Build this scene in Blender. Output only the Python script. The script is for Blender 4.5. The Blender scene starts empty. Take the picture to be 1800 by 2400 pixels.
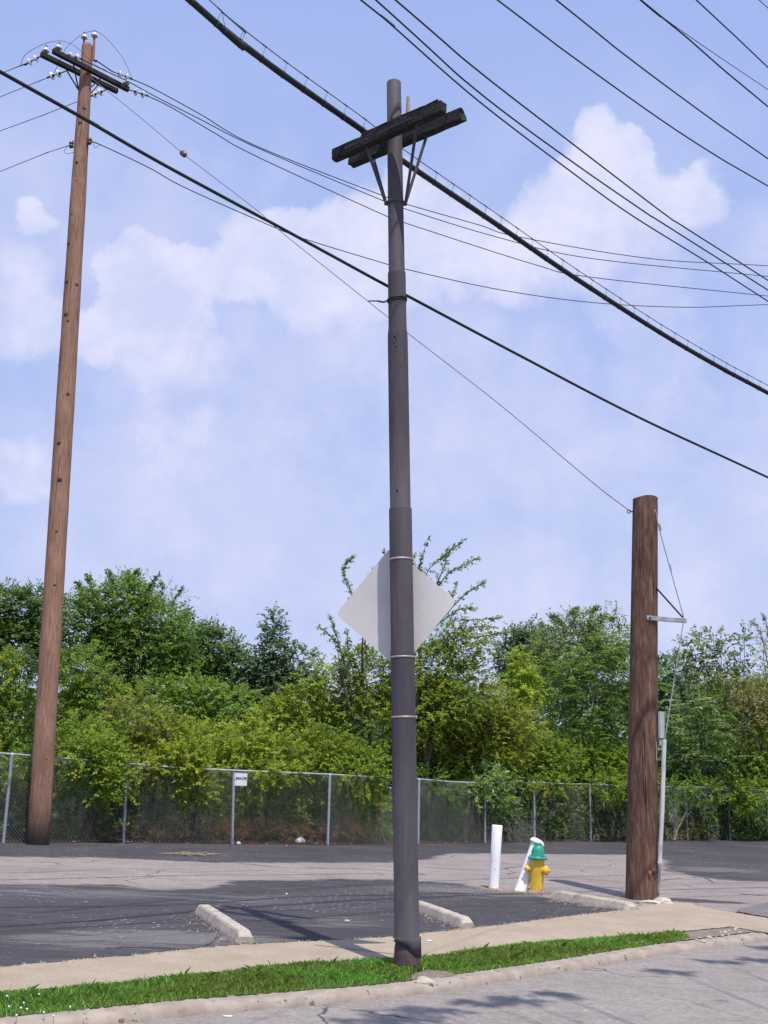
import bpy, math, random
import numpy as np
from mathutils import Vector, Matrix
random.seed(7)
rng = np.random.default_rng(11)
S = bpy.context.scene
COL = S.collection

# ------------------------------------------------------------------ camera
PITCH, ROLL, F = math.radians(13.5), math.radians(1.2), 2500.0
CAM = Vector((0, 0, 1.65))
RM = Matrix.Rotation(math.pi/2 + PITCH, 3, 'X') @ Matrix.Rotation(ROLL, 3, 'Z')
cd = bpy.data.cameras.new("camera")
cd.sensor_fit = 'VERTICAL'
cd.sensor_height = 36
cd.sensor_width = 27
cd.lens = 36 * F / 2400
cd.clip_end = 2000
cam = bpy.data.objects.new("camera", cd)
cam.matrix_world = Matrix.Translation(CAM) @ RM.to_4x4()
COL.objects.link(cam)
S.camera = cam

# site survey helpers: where a bearing meets the ground, a depth or a height
GX, GY = -.022, -.0101                      # the lot falls gently to the right and away
def g(x, y): return GX*x + GY*y
def bearing(u, v): return RM @ Vector(((u-900)/F, -(v-1200)/F, -1))
def PG(u, v, dz=0.):
    d = bearing(u, v); t = (dz - CAM.z)/(d.z - GX*d.x - GY*d.y); return CAM + d*t
def PY(u, v, Y):
    d = bearing(u, v); return CAM + d*(Y/d.y)
def PZ(u, v, Z):
    d = bearing(u, v); return CAM + d*((Z-CAM.z)/d.z)
def depth(p): return -(RM.transposed() @ (Vector(p) - CAM)).z
def mpp(p): return depth(p)/F               # metres per photograph pixel at p

# ------------------------------------------------------------------ materials
def new_mat(name):
    m = bpy.data.materials.new(name); m.use_nodes = True
    nt = m.node_tree; b = nt.nodes['Principled BSDF']
    return m, nt, b
def N(nt, t, **kw):
    n = nt.nodes.new(t)
    for k, v in kw.items(): setattr(n, k, v)
    return n
def L(nt, a, b): nt.links.new(a, b)
def ramp(nt, fac, stops):
    r = N(nt, 'ShaderNodeValToRGB')
    e = r.color_ramp.elements
    while len(e) < len(stops): e.new(.5)
    for i, (p, c) in enumerate(stops):
        e[i].position = p; e[i].color = (*c, 1) if len(c) == 3 else c
    L(nt, fac, r.inputs['Fac']); return r.outputs['Color']
def coords(nt, scale=(1, 1, 1), kind='Object'):
    tc = N(nt, 'ShaderNodeTexCoord'); mp = N(nt, 'ShaderNodeMapping')
    mp.inputs['Scale'].default_value = scale
    L(nt, tc.outputs[kind], mp.inputs['Vector']); return mp.outputs['Vector']
def noise(nt, vec, scale, detail=4, rough=.6, dist=0):
    n = N(nt, 'ShaderNodeTexNoise')
    n.inputs['Scale'].default_value = scale; n.inputs['Detail'].default_value = detail
    n.inputs['Roughness'].default_value = rough; n.inputs['Distortion'].default_value = dist
    L(nt, vec, n.inputs['Vector']); return n.outputs['Fac']
def mix(nt, fac, a, b, mode='MIX'):
    m = N(nt, 'ShaderNodeMix', data_type='RGBA', blend_type=mode)
    for s, v in ((m.inputs[0], fac), (m.inputs[6], a), (m.inputs[7], b)):
        if isinstance(v, (int, float)): s.default_value = v
        elif isinstance(v, tuple): s.default_value = (*v, 1) if len(v) == 3 else v
        else: L(nt, v, s)
    return m.outputs[2]
def math_(nt, op, a, b=None, c=None, clamp=False):
    m = N(nt, 'ShaderNodeMath', operation=op); m.use_clamp = clamp
    for s, v in zip(m.inputs, (a, b, c)):
        if v is None: continue
        if isinstance(v, (int, float)): s.default_value = v
        else: L(nt, v, s)
    return m.outputs[0]
def smooth(nt, v, lo, hi):
    m = N(nt, 'ShaderNodeMapRange', interpolation_type='SMOOTHSTEP')
    m.inputs['From Min'].default_value = lo; m.inputs['From Max'].default_value = hi
    L(nt, v, m.inputs['Value']); return m.outputs['Result']
def bump(nt, b, h, strength=.3, dist=.01):
    n = N(nt, 'ShaderNodeBump'); n.inputs['Strength'].default_value = strength
    n.inputs['Distance'].default_value = dist
    L(nt, h, n.inputs['Height']); L(nt, n.outputs['Normal'], b.inputs['Normal'])

def mottled(name, c1, c2, scale=8, rough=.8, metal=0, stretch=(1, 1, 1), bumpk=.2, spots=None, spot_scale=30, spot_at=.68, spec=.3):
    m, nt, b = new_mat(name)
    v = coords(nt, stretch)
    n = noise(nt, v, scale, 6, .65)
    c = ramp(nt, n, [(.3, c1), (.7, c2)])
    if spots:
        s = noise(nt, coords(nt), spot_scale, 3, .6)
        c = mix(nt, smooth(nt, s, spot_at, spot_at+.06), c, spots)
    L(nt, c, b.inputs['Base Color'])
    b.inputs['Roughness'].default_value = rough; b.inputs['Metallic'].default_value = metal
    b.inputs['Specular IOR Level'].default_value = spec
    if bumpk: bump(nt, b, n, bumpk)
    return m

def wood_pole(name, dark, mid, light, base_dark=None, base_top=1.2, grain=1.0):
    m, nt, b = new_mat(name)
    v = coords(nt, (13*grain, 13*grain, .95))
    n = noise(nt, v, 3, 7, .7, .4)
    n2 = noise(nt, coords(nt, (1, 1, .35)), 2.2, 4, .6)
    c = ramp(nt, n, [(.28, dark), (.5, mid), (.75, light)])
    c = mix(nt, math_(nt, 'MULTIPLY', n2, .3), c, mid)
    c = mix(nt, .6, c, ramp(nt, n2, [(.3, (.3, .3, .3)), (.7, (.72, .7, .68))]), 'OVERLAY')
    # checks: thin dark splits along the grain
    v2 = coords(nt, (22*grain, 22*grain, .22))
    n3 = noise(nt, v2, 2, 3, .5, .2)
    ck = smooth(nt, n3, .63, .69)
    c = mix(nt, math_(nt, 'MULTIPLY', ck, .75), c, tuple(x*.25 for x in dark))
    if base_dark:
        sx = N(nt, 'ShaderNodeSeparateXYZ'); L(nt, coords(nt), sx.inputs[0])
        z = math_(nt, 'ADD', sx.outputs['Z'], math_(nt, 'MULTIPLY', n, .5))
        c = mix(nt, smooth(nt, z, base_top, .25), c, base_dark)
    L(nt, c, b.inputs['Base Color'])
    b.inputs['Roughness'].default_value = .85; b.inputs['Specular IOR Level'].default_value = .2
    bump(nt, b, math_(nt, 'SUBTRACT', n, ck), .5, .012)
    return m

M = {}
M['pole_wood'] = wood_pole('weathered_pole_wood', (.13, .074, .05), (.265, .152, .105), (.41, .285, .222), (.016, .013, .013), 1.35)
M['stub_wood'] = wood_pole('dark_creosoted_wood', (.032, .020, .015), (.13, .072, .051), (.29, .20, .155), None, 1, .55)
M['arm_wood'] = wood_pole('tarred_crossarm_wood', (.012, .012, .012), (.03, .028, .026), (.075, .068, .06), None, 1, .8)
M['arm_old'] = mottled('black_weathered_timber', (.005, .005, .006), (.036, .035, .036), 9, .85, stretch=(1, 5, 5), bumpk=.5)
M['pin_wood'] = mottled('grey_pin_wood', (.22, .2, .15), (.4, .37, .28), 20)
M['rust'] = mottled('orange_rust', (.28, .09, .03), (.42, .17, .07), 20)
M['porcelain'] = mottled('white_glazed_porcelain', (.72, .76, .74), (.82, .85, .83), 6, .15, bumpk=0, spec=.6)
M['brown_porcelain'] = mottled('brown_glazed_porcelain', (.12, .05, .03), (.2, .08, .05), 10, .25, bumpk=0, spec=.5)
M['dark_iron'] = mottled('dark_iron', (.02, .02, .022), (.05, .048, .05), 30, .55, .4)
M['galv'] = mottled('galvanised_steel', (.34, .37, .42), (.52, .56, .62), 12, .45, .35, bumpk=.05)
M['galv_rail'] = mottled('dull_galvanised_rail', (.26, .29, .31), (.46, .49, .5), 6, .5, .3, bumpk=.05)
M['wire_mesh'] = mottled('galvanised_wire', (.22, .24, .23), (.36, .38, .37), 3, .5, .3, bumpk=0)
M['cable'] = mottled('black_cable_sheath', (.010, .013, .014), (.022, .026, .027), 14, .5, bumpk=.1)
M['wire'] = mottled('weathered_line_wire', (.018, .022, .03), (.04, .045, .055), 10, .5, .2, bumpk=0)
M['copper'] = mottled('green_copper_wire', (.05, .075, .08), (.10, .15, .15), 10, .6, .2, bumpk=0)
M['guy'] = mottled('stranded_guy_wire', (.09, .10, .12), (.16, .17, .19), 40, .5, .3, bumpk=0)
M['guy_light'] = mottled('bright_guy_strand', (.3, .3, .3), (.45, .45, .44), 40, .5, .3, bumpk=0)
M['band'] = mottled('steel_band', (.27, .24, .20), (.44, .40, .35), 20, .5, .3, bumpk=0)
M['plastic_white'] = mottled('greyed_white_plastic', (.50, .49, .50), (.66, .65, .66), 9, .5, bumpk=0)
M['grey_box'] = mottled('grey_painted_box', (.36, .39, .41), (.44, .47, .49), 6, .5, bumpk=0)
M['sign_back'] = mottled('bare_aluminium_sign_back', (.56, .545, .53), (.64, .625, .61), 1.6, .55, .15, bumpk=.03, spots=(.34, .33, .33), spot_scale=9, spot_at=.7)
M['sticker'] = mottled('white_sticker', (.7, .74, .7), (.78, .8, .76), 10, .5, bumpk=0)
M['white_sign'] = mottled('white_sign_paint', (.84, .85, .84), (.9, .9, .9), 4, .4, bumpk=0)
M['ink'] = mottled('dark_lettering', (.03, .04, .05), (.06, .07, .09), 4, .6, bumpk=0)
M['white_paint'] = mottled('flaking_white_paint', (.84, .83, .82), (.90, .90, .89), 6, .6, bumpk=.25, spots=(.34, .27, .22), spot_scale=22, spot_at=.645, stretch=(1, 1, .5))
M['rust_base'] = mottled('rusty_post_foot', (.4, .17, .1), (.62, .4, .32), 22)
M['yellow'] = mottled('yellow_hydrant_paint', (.66, .43, .035), (.78, .55, .06), 5, .42, bumpk=.12, spots=(.33, .20, .05), spot_scale=17, spot_at=.62, spec=.4)
M['green'] = mottled('green_hydrant_paint', (.012, .22, .14), (.03, .34, .235), 4, .45, bumpk=.08, spots=(.01, .1, .07), spot_scale=12, spot_at=.68, spec=.4)
M['stop'] = mottled('pale_concrete_block', (.33, .28, .225), (.52, .455, .375), 9, .9, bumpk=.5, spots=(.2, .16, .13), spot_scale=26, spot_at=.66)
M['rubble'] = mottled('broken_concrete', (.3, .25, .2), (.6, .54, .46), 8, .9, bumpk=.6)
M['bark'] = mottled('grey_brown_bark', (.05, .04, .03), (.12, .095, .075), 6, .9, stretch=(3, 3, 1), bumpk=.5)
M['pale_bark'] = mottled('pale_bark', (.24, .19, .15), (.4, .33, .27), 6, .9, stretch=(3, 3, 1), bumpk=.4)
M['bag'] = mottled('white_plastic_bag', (.75, .76, .77), (.86, .86, .87), 12, .4, bumpk=.4)
M['paper'] = mottled('white_paper', (.72, .72, .7), (.82, .82, .8), 10, .8, bumpk=.2)
M['dry'] = mottled('dry_straw', (.24, .19, .12), (.40, .33, .22), 14, .9)

def steel_mat():
    m, nt, b = new_mat('painted_dark_steel')
    n = noise(nt, coords(nt, (3, 3, .5)), 2.5, 6, .65)
    c = ramp(nt, n, [(.3, (.050, .045, .055)), (.72, (.090, .082, .097))])
    sx = N(nt, 'ShaderNodeSeparateXYZ'); L(nt, coords(nt), sx.inputs[0])
    s = noise(nt, coords(nt, (1, 1, .6)), 16, 5, .7)
    zf = smooth(nt, sx.outputs['Z'], 2.6, .2)
    th = math_(nt, 'SUBTRACT', s, math_(nt, 'SUBTRACT', .69, math_(nt, 'MULTIPLY', zf, .05)))
    c = mix(nt, math_(nt, 'MULTIPLY', smooth(nt, th, 0, .06), .8), c, (.055, .03, .028))
    s2 = noise(nt, coords(nt, (1, 1, .25)), 30, 3, .6)
    c = mix(nt, math_(nt, 'MULTIPLY', smooth(nt, s2, .66, .74), .35), c, (.2, .19, .2))
    rs_ = noise(nt, coords(nt, (9, 9, .16)), 2.2, 5, .65)
    c = mix(nt, math_(nt, 'MULTIPLY', smooth(nt, rs_, .55, .75), .5), c, (.070, .050, .045))
    c = mix(nt, math_(nt, 'MULTIPLY', smooth(nt, rs_, .42, .28), .4), c, (.13, .125, .135))
    L(nt, c, b.inputs['Base Color'])
    b.inputs['Roughness'].default_value = .72; b.inputs['Specular IOR Level'].default_value = .25
    bump(nt, b, noise(nt, coords(nt), 60, 3, .6), .12, .004)
    return m
M['steel'] = steel_mat()

def leaf_mat():
    m, nt, b = new_mat('leaf')
    a = N(nt, 'ShaderNodeAttribute'); a.attribute_name = 'col'
    L(nt, a.outputs['Color'], b.inputs['Base Color'])
    b.inputs['Roughness'].default_value = .5; b.inputs['Specular IOR Level'].default_value = .25
    tr = N(nt, 'ShaderNodeBsdfTranslucent')
    hs = N(nt, 'ShaderNodeHueSaturation'); hs.inputs['Value'].default_value = 1.5; hs.inputs['Hue'].default_value = .485
    L(nt, a.outputs['Color'], hs.inputs['Color']); L(nt, hs.outputs['Color'], tr.inputs['Color'])
    ms = N(nt, 'ShaderNodeMixShader'); ms.inputs[0].default_value = .40
    L(nt, b.outputs[0], ms.inputs[1]); L(nt, tr.outputs[0], ms.inputs[2])
    L(nt, ms.outputs[0], nt.nodes['Material Output'].inputs['Surface'])
    return m
M['leaf'] = leaf_mat()

# ------------------------------------------------------------------ mesh building
ORG = {}
class MB:
    def __init__(s): s.v = []; s.f = []; s.sm = []
    def add(s, vs, fs, sm=False):
        o = len(s.v); s.v += [Vector(v) for v in vs]
        s.f += [[i+o for i in f] for f in fs]; s.sm += [sm]*len(fs); return s
    def tube(s, pts, rad, n=8, cap=True, sm=True):
        pts = [Vector(p) for p in pts]; k = len(pts)
        rad = [rad]*k if isinstance(rad, (int, float)) else rad
        vs = []; fs = []; prev = None
        for i, p in enumerate(pts):
            t = (pts[min(i+1, k-1)] - pts[max(i-1, 0)])
            if t.length < 1e-9: t = Vector((0, 0, 1))
            t.normalize()
            if prev is None:
                a = Vector((0, 0, 1)) if abs(t.z) < .9 else Vector((1, 0, 0))
                x = t.cross(a).normalized()
            else:
                x = (prev - t*prev.dot(t)).normalized()
            prev = x; y = t.cross(x)
            for j in range(n):
                q = 2*math.pi*j/n
                vs.append(p + (x*math.cos(q) + y*math.sin(q))*rad[i])
        for i in range(k-1):
            for j in range(n):
                fs.append([i*n+j, i*n+(j+1) % n, (i+1)*n+(j+1) % n, (i+1)*n+j])
        s.add(vs, fs, sm)
        if cap: s.add(vs[:n], [list(range(n))[::-1]]); s.add(vs[-n:], [list(range(n))])
        return s
    def lathe(s, base, axis, prof, n=24, sm=True):
        """prof: list of (height along axis, radius)"""
        axis = Vector(axis).normalized(); base = Vector(base)
        a = Vector((0, 1, 0)) if abs(axis.y) < .9 else Vector((1, 0, 0))
        x = axis.cross(a).normalized(); y = axis.cross(x)
        vs = []; fs = []
        for h, r in prof:
            for j in range(n):
                q = 2*math.pi*j/n
                vs.append(base + axis*h + (x*math.cos(q)+y*math.sin(q))*max(r, 1e-4))
        k = len(prof)
        for i in range(k-1):
            for j in range(n):
                fs.append([i*n+j, i*n+(j+1) % n, (i+1)*n+(j+1) % n, (i+1)*n+j])
        s.add(vs, fs, sm)
        s.add(vs[:n], [list(range(n))[::-1]]); s.add(vs[-n:], [list(range(n))])
        return s
    def beam(s, p, q, w, h, up=(0, 0, 1), ch=.006):
        """chamfered bar from p to q: w across, h along up"""
        p = Vector(p); q = Vector(q); t = (q-p).normalized()
        sd = t.cross(Vector(up)).normalized(); u = sd.cross(t).normalized()
        w /= 2; h /= 2; c = ch
        o = [(-w+c, -h), (w-c, -h), (w, -h+c), (w, h-c), (w-c, h), (-w+c, h), (-w, h-c), (-w, -h+c)]
        vs = [e + sd*a + u*b for e in (p, q) for a, b in o]
        fs = [[i, (i+1) % 8, 8+(i+1) % 8, 8+i] for i in range(8)] + [list(range(8))[::-1], list(range(8, 16))]
        return s.add(vs, fs)
    def timber(s, p, q, w, h, seed=0, jit=.006, n=26, up=(0, 0, 1)):
        """old sawn beam with worn edges and splintered ends"""
        rg = random.Random(seed); p = Vector(p); q = Vector(q); t = (q-p).normalized()
        sd = t.cross(Vector(up)).normalized(); u = sd.cross(t).normalized()
        o = []
        for a, b in ((-1, -1), (-.35, -1), (.3, -1), (1, -1), (1, -.3), (1, .35), (1, 1), (.35, 1), (-.2, 1), (-1, 1), (-1, .3), (-1, -.35)): o.append((a*w/2, b*h/2))
        k = len(o); groove = [rg.gauss(0, jit) for _ in o]; vs = []; fs = []
        for i in range(n+1):
            f = i/n
            for j, (a, b) in enumerate(o):
                groove[j] = groove[j]*.86 + rg.gauss(0, jit*.55)
                e = 1-abs(groove[j])*6 if abs(a)*2 > w*.98 and abs(b)*2 > h*.98 else 1
                ends = rg.uniform(-.022, .012) if i in (0, n) else 0
                vs.append(p.lerp(q, f)+t*ends+sd*(a*e+groove[j]*(a > 0 or -1)*.5)+u*(b*e+groove[j]*.6))
        for i in range(n):
            for j in range(k): fs.append([i*k+j, i*k+(j+1) % k, (i+1)*k+(j+1) % k, (i+1)*k+j])
        fs += [list(range(k))[::-1], list(range(n*k, n*k+k))]
        return s.add(vs, fs)
    def build(s, name, m, parent=None, loc=None):
        o = Vector(ORG[parent.name]) if parent else (Vector(loc) if loc is not None else Vector((0, 0, 0)))
        me = bpy.data.meshes.new(name)
        me.from_pydata([tuple(v - o) for v in s.v], [], s.f)
        me.polygons.foreach_set('use_smooth', s.sm)
        me.materials.append(m); me.update()
        ob = bpy.data.objects.new(name, me); COL.objects.link(ob)
        if parent: ob.parent = parent
        else: ob.location = o
        ORG[ob.name] = o
        return ob

def tag(o, label=None, cat=None, group=None, kind=None):
    for k, v in (('label', label), ('category', cat), ('group', group), ('kind', kind)):
        if v: o[k] = v
    return o
def thing(name, loc, label, cat, group=None):
    o = bpy.data.objects.new(name, None); o.location = loc; o.empty_display_size = .2
    COL.objects.link(o); ORG[o.name] = Vector(loc)
    return tag(o, label, cat, group)

def catmull(pts, n=10):
    P = [Vector(p) for p in pts]
    P = [P[0]*2 - P[1]] + P + [P[-1]*2 - P[-2]]
    out = []
    for i in range(1, len(P)-2):
        for k in range(n):
            t = k/n
            a, b, c, d = P[i-1:i+3]
            out.append(.5*((2*b) + (c-a)*t + (2*a-5*b+4*c-d)*t*t + (3*b-a-3*c+d)*t**3))
    out.append(P[-2]); return out

def np_mesh(name, verts, faces_n, m, parent=None, col=None, loc=None, smooth_=False):
    """verts (n,3); faces given as n consecutive polygons of faces_n corners"""
    o = np.array(ORG[parent.name]) if parent else np.array(loc if loc is not None else (0, 0, 0), float)
    me = bpy.data.meshes.new(name)
    nv = len(verts); nf = nv//faces_n
    me.vertices.add(nv); me.vertices.foreach_set('co', (verts - o).astype(np.float32).ravel())
    me.loops.add(nv); me.loops.foreach_set('vertex_index', np.arange(nv, dtype=np.int32))
    me.polygons.add(nf)
    me.polygons.foreach_set('loop_start', np.arange(0, nv, faces_n, dtype=np.int32))
    me.update(calc_edges=True)
    if col is not None:
        a = me.color_attributes.new('col', 'FLOAT_COLOR', 'POINT')
        c = np.ones((nv, 4), np.float32); c[:, :3] = col; a.data.foreach_set('color', c.ravel())
    me.materials.append(m)
    ob = bpy.data.objects.new(name, me); COL.objects.link(ob)
    if parent: ob.parent = parent
    else: ob.location = o
    ORG[ob.name] = Vector(o)
    return ob

def inside(poly, X, Y):
    r = np.zeros(X.shape, bool); n = len(poly)
    for i in range(n):
        x1, y1 = poly[i]; x2, y2 = poly[(i+1) % n]
        c = ((y1 > Y) != (y2 > Y)) & (X < (x2-x1)*(Y-y1)/((y2-y1) if y2 != y1 else 1e-9) + x1)
        r ^= c
    return r
def sdist(poly, X, Y, closed=True):
    d = np.full(X.shape, 1e9); n = len(poly)
    for i in range(n if closed else n-1):
        x1, y1 = poly[i]; x2, y2 = poly[(i+1) % n]
        dx, dy = x2-x1, y2-y1; l2 = dx*dx+dy*dy + 1e-12
        t = np.clip(((X-x1)*dx+(Y-y1)*dy)/l2, 0, 1)
        d = np.minimum(d, np.hypot(X-x1-t*dx, Y-y1-t*dy))
    return np.where(inside(poly, X, Y), d, -d) if closed else d
def xy(pts): return [(p.x, p.y) for p in pts]

# ------------------------------------------------------------------ sun, sky, exposure
SUN_EL = math.radians(65.5)
TO_SUN_XY = Vector((.385, -.923)).normalized()
to_sun = Vector((TO_SUN_XY.x*math.cos(SUN_EL), TO_SUN_XY.y*math.cos(SUN_EL), math.sin(SUN_EL)))
sl = bpy.data.lights.new("sun", 'SUN'); sl.energy = 4.15; sl.angle = math.radians(.53); sl.color = (1, .955, .88)
so = bpy.data.objects.new("sun", sl); so.rotation_euler = to_sun.to_track_quat('Z', 'Y').to_euler(); so.location = (8, -20, 40)
COL.objects.link(so)
W = bpy.data.worlds.new("World"); S.world = W; W.use_nodes = True
nt = W.node_tree; bg = nt.nodes['Background']
sky = N(nt, 'ShaderNodeTexSky', sky_type='NISHITA'); sky.sun_disc = False
sky.sun_elevation = SUN_EL; sky.sun_rotation = math.atan2(to_sun.x, to_sun.y)
sky.air_density = 1.0; sky.dust_density = 1.2; sky.ozone_density = 2.5
SKY_STR = .125
bg.inputs['Strength'].default_value = SKY_STR
tcn = N(nt, 'ShaderNodeTexCoord'); dirv = tcn.outputs['Generated']
def vmath(op, a, b=None, s=None):
    n = N(nt, 'ShaderNodeVectorMath', operation=op)
    for i, v in ((0, a), (1, b)):
        if v is None: continue
        if isinstance(v, tuple): n.inputs[i].default_value = v
        else: L(nt, v, n.inputs[i])
    if s is not None: n.inputs['Scale'].default_value = s
    return n
def cnoise(scale, detail, rough, off=(0, 0, 0)):
    n = N(nt, 'ShaderNodeTexNoise'); n.inputs['Scale'].default_value = scale
    n.inputs['Detail'].default_value = detail; n.inputs['Roughness'].default_value = rough
    L(nt, vmath('ADD', dirv, off).outputs[0], n.inputs['Vector']); return n
w1 = cnoise(15, 7, .62)
wv = vmath('SCALE', vmath('SUBTRACT', w1.outputs['Color'], (.5, .5, .5)).outputs[0], s=.075).outputs[0]
wd = vmath('NORMALIZE', vmath('ADD', dirv, wv).outputs[0]).outputs[0]
# cumulus banks: (bearing of the centre, angular radius in degrees, density)
PXD = 1/43.6     # photograph pixels to degrees
clouds = [((u, v), r*PXD, w_) for u, v, r, w_ in [
    (1420, 335, 62, 1), (1478, 340, 48, 1), (1430, 400, 90, 1), (1360, 440, 85, 1), (1290, 490, 85, 1), (1220, 560, 90, .95), (1480, 440, 90, .9), (1590, 450, 62, .95), (1630, 480, 50, .8), (1380, 540, 120, .7), (1520, 520, 90, .6), (1250, 640, 90, .55), (1160, 640, 80, .7),
    (990, 480, 85, 1), (940, 470, 60, 1), (1060, 545, 75, .95), (1075, 620, 80, .75), (860, 510, 75, 1), (780, 535, 85, 1), (685, 515, 46, .95), (600, 595, 95, 1), (520, 640, 75, .9), (700, 630, 120, .95), (850, 640, 130, .9), (960, 640, 110, .8), (760, 740, 110, .45),
    (350, 575, 55, .95), (400, 630, 78, 1), (290, 640, 76, 1), (450, 640, 55, .9), (330, 720, 100, 1), (245, 760, 70, .95), (415, 740, 66, .9), (370, 830, 110, .8), (480, 860, 80, .6), (210, 820, 60, .7),
    (75, 512, 42, .8), (60, 570, 90, .45), (20, 720, 120, .65), (110, 760, 80, .6), (400, 1010, 90, .55), (510, 1000, 70, .5), (300, 1090, 110, .45), (80, 1085, 80, .6), (30, 1100, 80, .5),
    (1480, 680, 110, .4), (1560, 780, 110, .4), (1600, 980, 110, .35), (1540, 960, 50, .35), (1720, 580, 100, .4), (1290, 900, 120, .3), (700, 900, 140, .3), (1650, 420, 40, .5), (250, 130, 120, .22), (1250, 1050, 160, .25),
    (-900, 500, 500, .8), (2700, 600, 600, .8), (4200, 300, 600, .7), (-2200, 300, 600, .7)]]
acc = None
for (u, v), r, wgt in clouds:
    d = bearing(u, v).normalized()
    dt = vmath('DOT_PRODUCT', wd, tuple(d)).outputs['Value']
    mr = N(nt, 'ShaderNodeMapRange', interpolation_type='SMOOTHSTEP')
    mr.inputs['From Min'].default_value = math.cos(math.radians(r*1.32)); mr.inputs['From Max'].default_value = math.cos(math.radians(r*.34))
    mr.inputs['To Max'].default_value = wgt
    L(nt, dt, mr.inputs['Value'])
    acc = mr.outputs[0] if acc is None else math_(nt, 'ADD', acc, math_(nt, 'MULTIPLY', mr.outputs[0], math_(nt, 'SUBTRACT', 1.0, acc)))
fb = cnoise(13, 7, .62, (3, 1, 7)).outputs['Fac']
fb2 = cnoise(3.5, 4, .55, (5, 2, 1)).outputs['Fac']
den = math_(nt, 'ADD', acc, math_(nt, 'MULTIPLY', math_(nt, 'SUBTRACT', fb, .5), .62))
den = math_(nt, 'ADD', den, math_(nt, 'MULTIPLY', math_(nt, 'SUBTRACT', fb2, .5), .35))
den = smooth(nt, den, .05, 1.1)
sz = N(nt, 'ShaderNodeSeparateXYZ'); L(nt, dirv, sz.inputs[0])
up = math_(nt, 'MAXIMUM', sz.outputs['Z'], 0.0)
hz = math_(nt, 'POWER', math_(nt, 'SUBTRACT', 1.0, up), 2.0)
skyc = mix(nt, 1.0, sky.outputs['Color'], (1.34, 1.0, .97), 'MULTIPLY')
skyc = mix(nt, .8, skyc, (2.75, 3.75, 7.1))
skyc = mix(nt, math_(nt, 'MULTIPLY', hz, .92), skyc, (4.0, 4.6, 6.6))
cc = mix(nt, smooth(nt, fb, .3, .7), (5.0, 5.3, 7.0), (6.6, 6.4, 7.5))
veil = math_(nt, 'MULTIPLY', smooth(nt, cnoise(6, 6, .6, (2, 7, 4)).outputs['Fac'], .33, .66), smooth(nt, up, .64, .42))
den = math_(nt, 'MAXIMUM', math_(nt, 'MULTIPLY', den, .80), math_(nt, 'MULTIPLY', veil, .44))
fin = mix(nt, den, skyc, cc)
L(nt, fin, bg.inputs['Color'])
S.view_settings.view_transform = 'Standard'; S.view_settings.look = 'None'
S.view_settings.exposure = .15; S.view_settings.gamma = 1

# ------------------------------------------------------------------ ground layout (plan view)
def ext(pts, a=14, b=22):
    p = [Vector(q) for q in pts]
    d0 = (p[0]-p[1]).normalized(); d1 = (p[-1]-p[-2]).normalized()
    return [p[0]+d0*k for k in range(a, 0, -1)] + p + [p[-1]+d1*k for k in range(1, b+1)]
KH = .065
kerb = catmull(ext([PG(u, v, -KH) for u, v in [(271, 2400), (461, 2380), (900, 2341), (1117, 2311), (1350, 2274), (1551, 2239), (1800, 2205)]]), 8)
kerb_xy = xy(kerb)
KW = .21
def offset_line(line, d):
    out = []
    for i, p in enumerate(line):
        a = line[max(i-1, 0)]; b = line[min(i+1, len(line)-1)]
        tx, ty = b[0]-a[0], b[1]-a[1]; l = math.hypot(tx, ty)
        out.append((p[0]-ty/l*d, p[1]+tx/l*d))
    return out
kerb_back = offset_line(kerb_xy, KW)
sw_front = xy(ext([PG(u, v) for u, v in [(0, 2334), (380, 2299), (651, 2266), (900, 2250), (992, 2247), (1225, 2215), (1605, 2186), (1714, 2175), (1800, 2190)]], 12, 16))
sw_back = xy(ext([PG(u, v) for u, v in [(0, 2272), (325, 2242), (542, 2220), (900, 2201), (1117, 2178), (1361, 2147), (1453, 2137), (1500, 2126), (1570, 2118), (1612, 2118), (1671, 2134), (1766, 2149), (1800, 2155)]], 12, 16))
fence_px = [(8, 1975, 1767), (290, 1975, 1790), (545, 1978, 1806), (768, 1980, 1815), (980, 1977, 1826), (1137, 1975, 1835), (1253, 1972, 1833), (1385, 1972, 1838), (1502, 1971, 1841), (1612, 1969, 1845), (1712, 1969, 1848)]
fpos = [PG(u, v) for u, v, t in fence_px]
ftop = [PY(u, t, p.y).z - p.z for (u, v, t), p in zip(fence_px, fpos)]
fpos = [fpos[0]*2-fpos[1]] + fpos + [fpos[-1]*2-fpos[-2]]
fpos += [fpos[-1]*2-fpos[-2]]
ftop = [1.85] + ftop + [1.87, 1.87]
for p in fpos: p.z = g(p.x, p.y)
fence_xy = xy(ext(fpos, 30, 40))

def sheet(name, poly, dz, m, kind='structure', jitter=0, step=.12):
    """flat sheet of the ground plane, edge roughened by jitter"""
    P = []
    n = len(poly)
    for i in range(n):
        a = Vector((*poly[i], 0)); b = Vector((*poly[(i+1) % n], 0))
        k = max(1, int((b-a).length/step)) if jitter else 1
        for j in range(k):
            q = a.lerp(b, j/k)
            if jitter: q += Vector((random.gauss(0, jitter), random.gauss(0, jitter), 0))
            P.append((q.x, q.y, g(q.x, q.y)+dz))
    import mathutils
    tris = mathutils.geometry.tessellate_polygon([[Vector(p) for p in P]])
    mb = MB(); mb.add(P, [list(t) if (Vector(P[t[1]])-Vector(P[t[0]])).cross(Vector(P[t[2]])-Vector(P[t[0]])).z > 0 else list(t)[::-1] for t in tris])
    o = mb.build(name, m); o['kind'] = kind; return o

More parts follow.
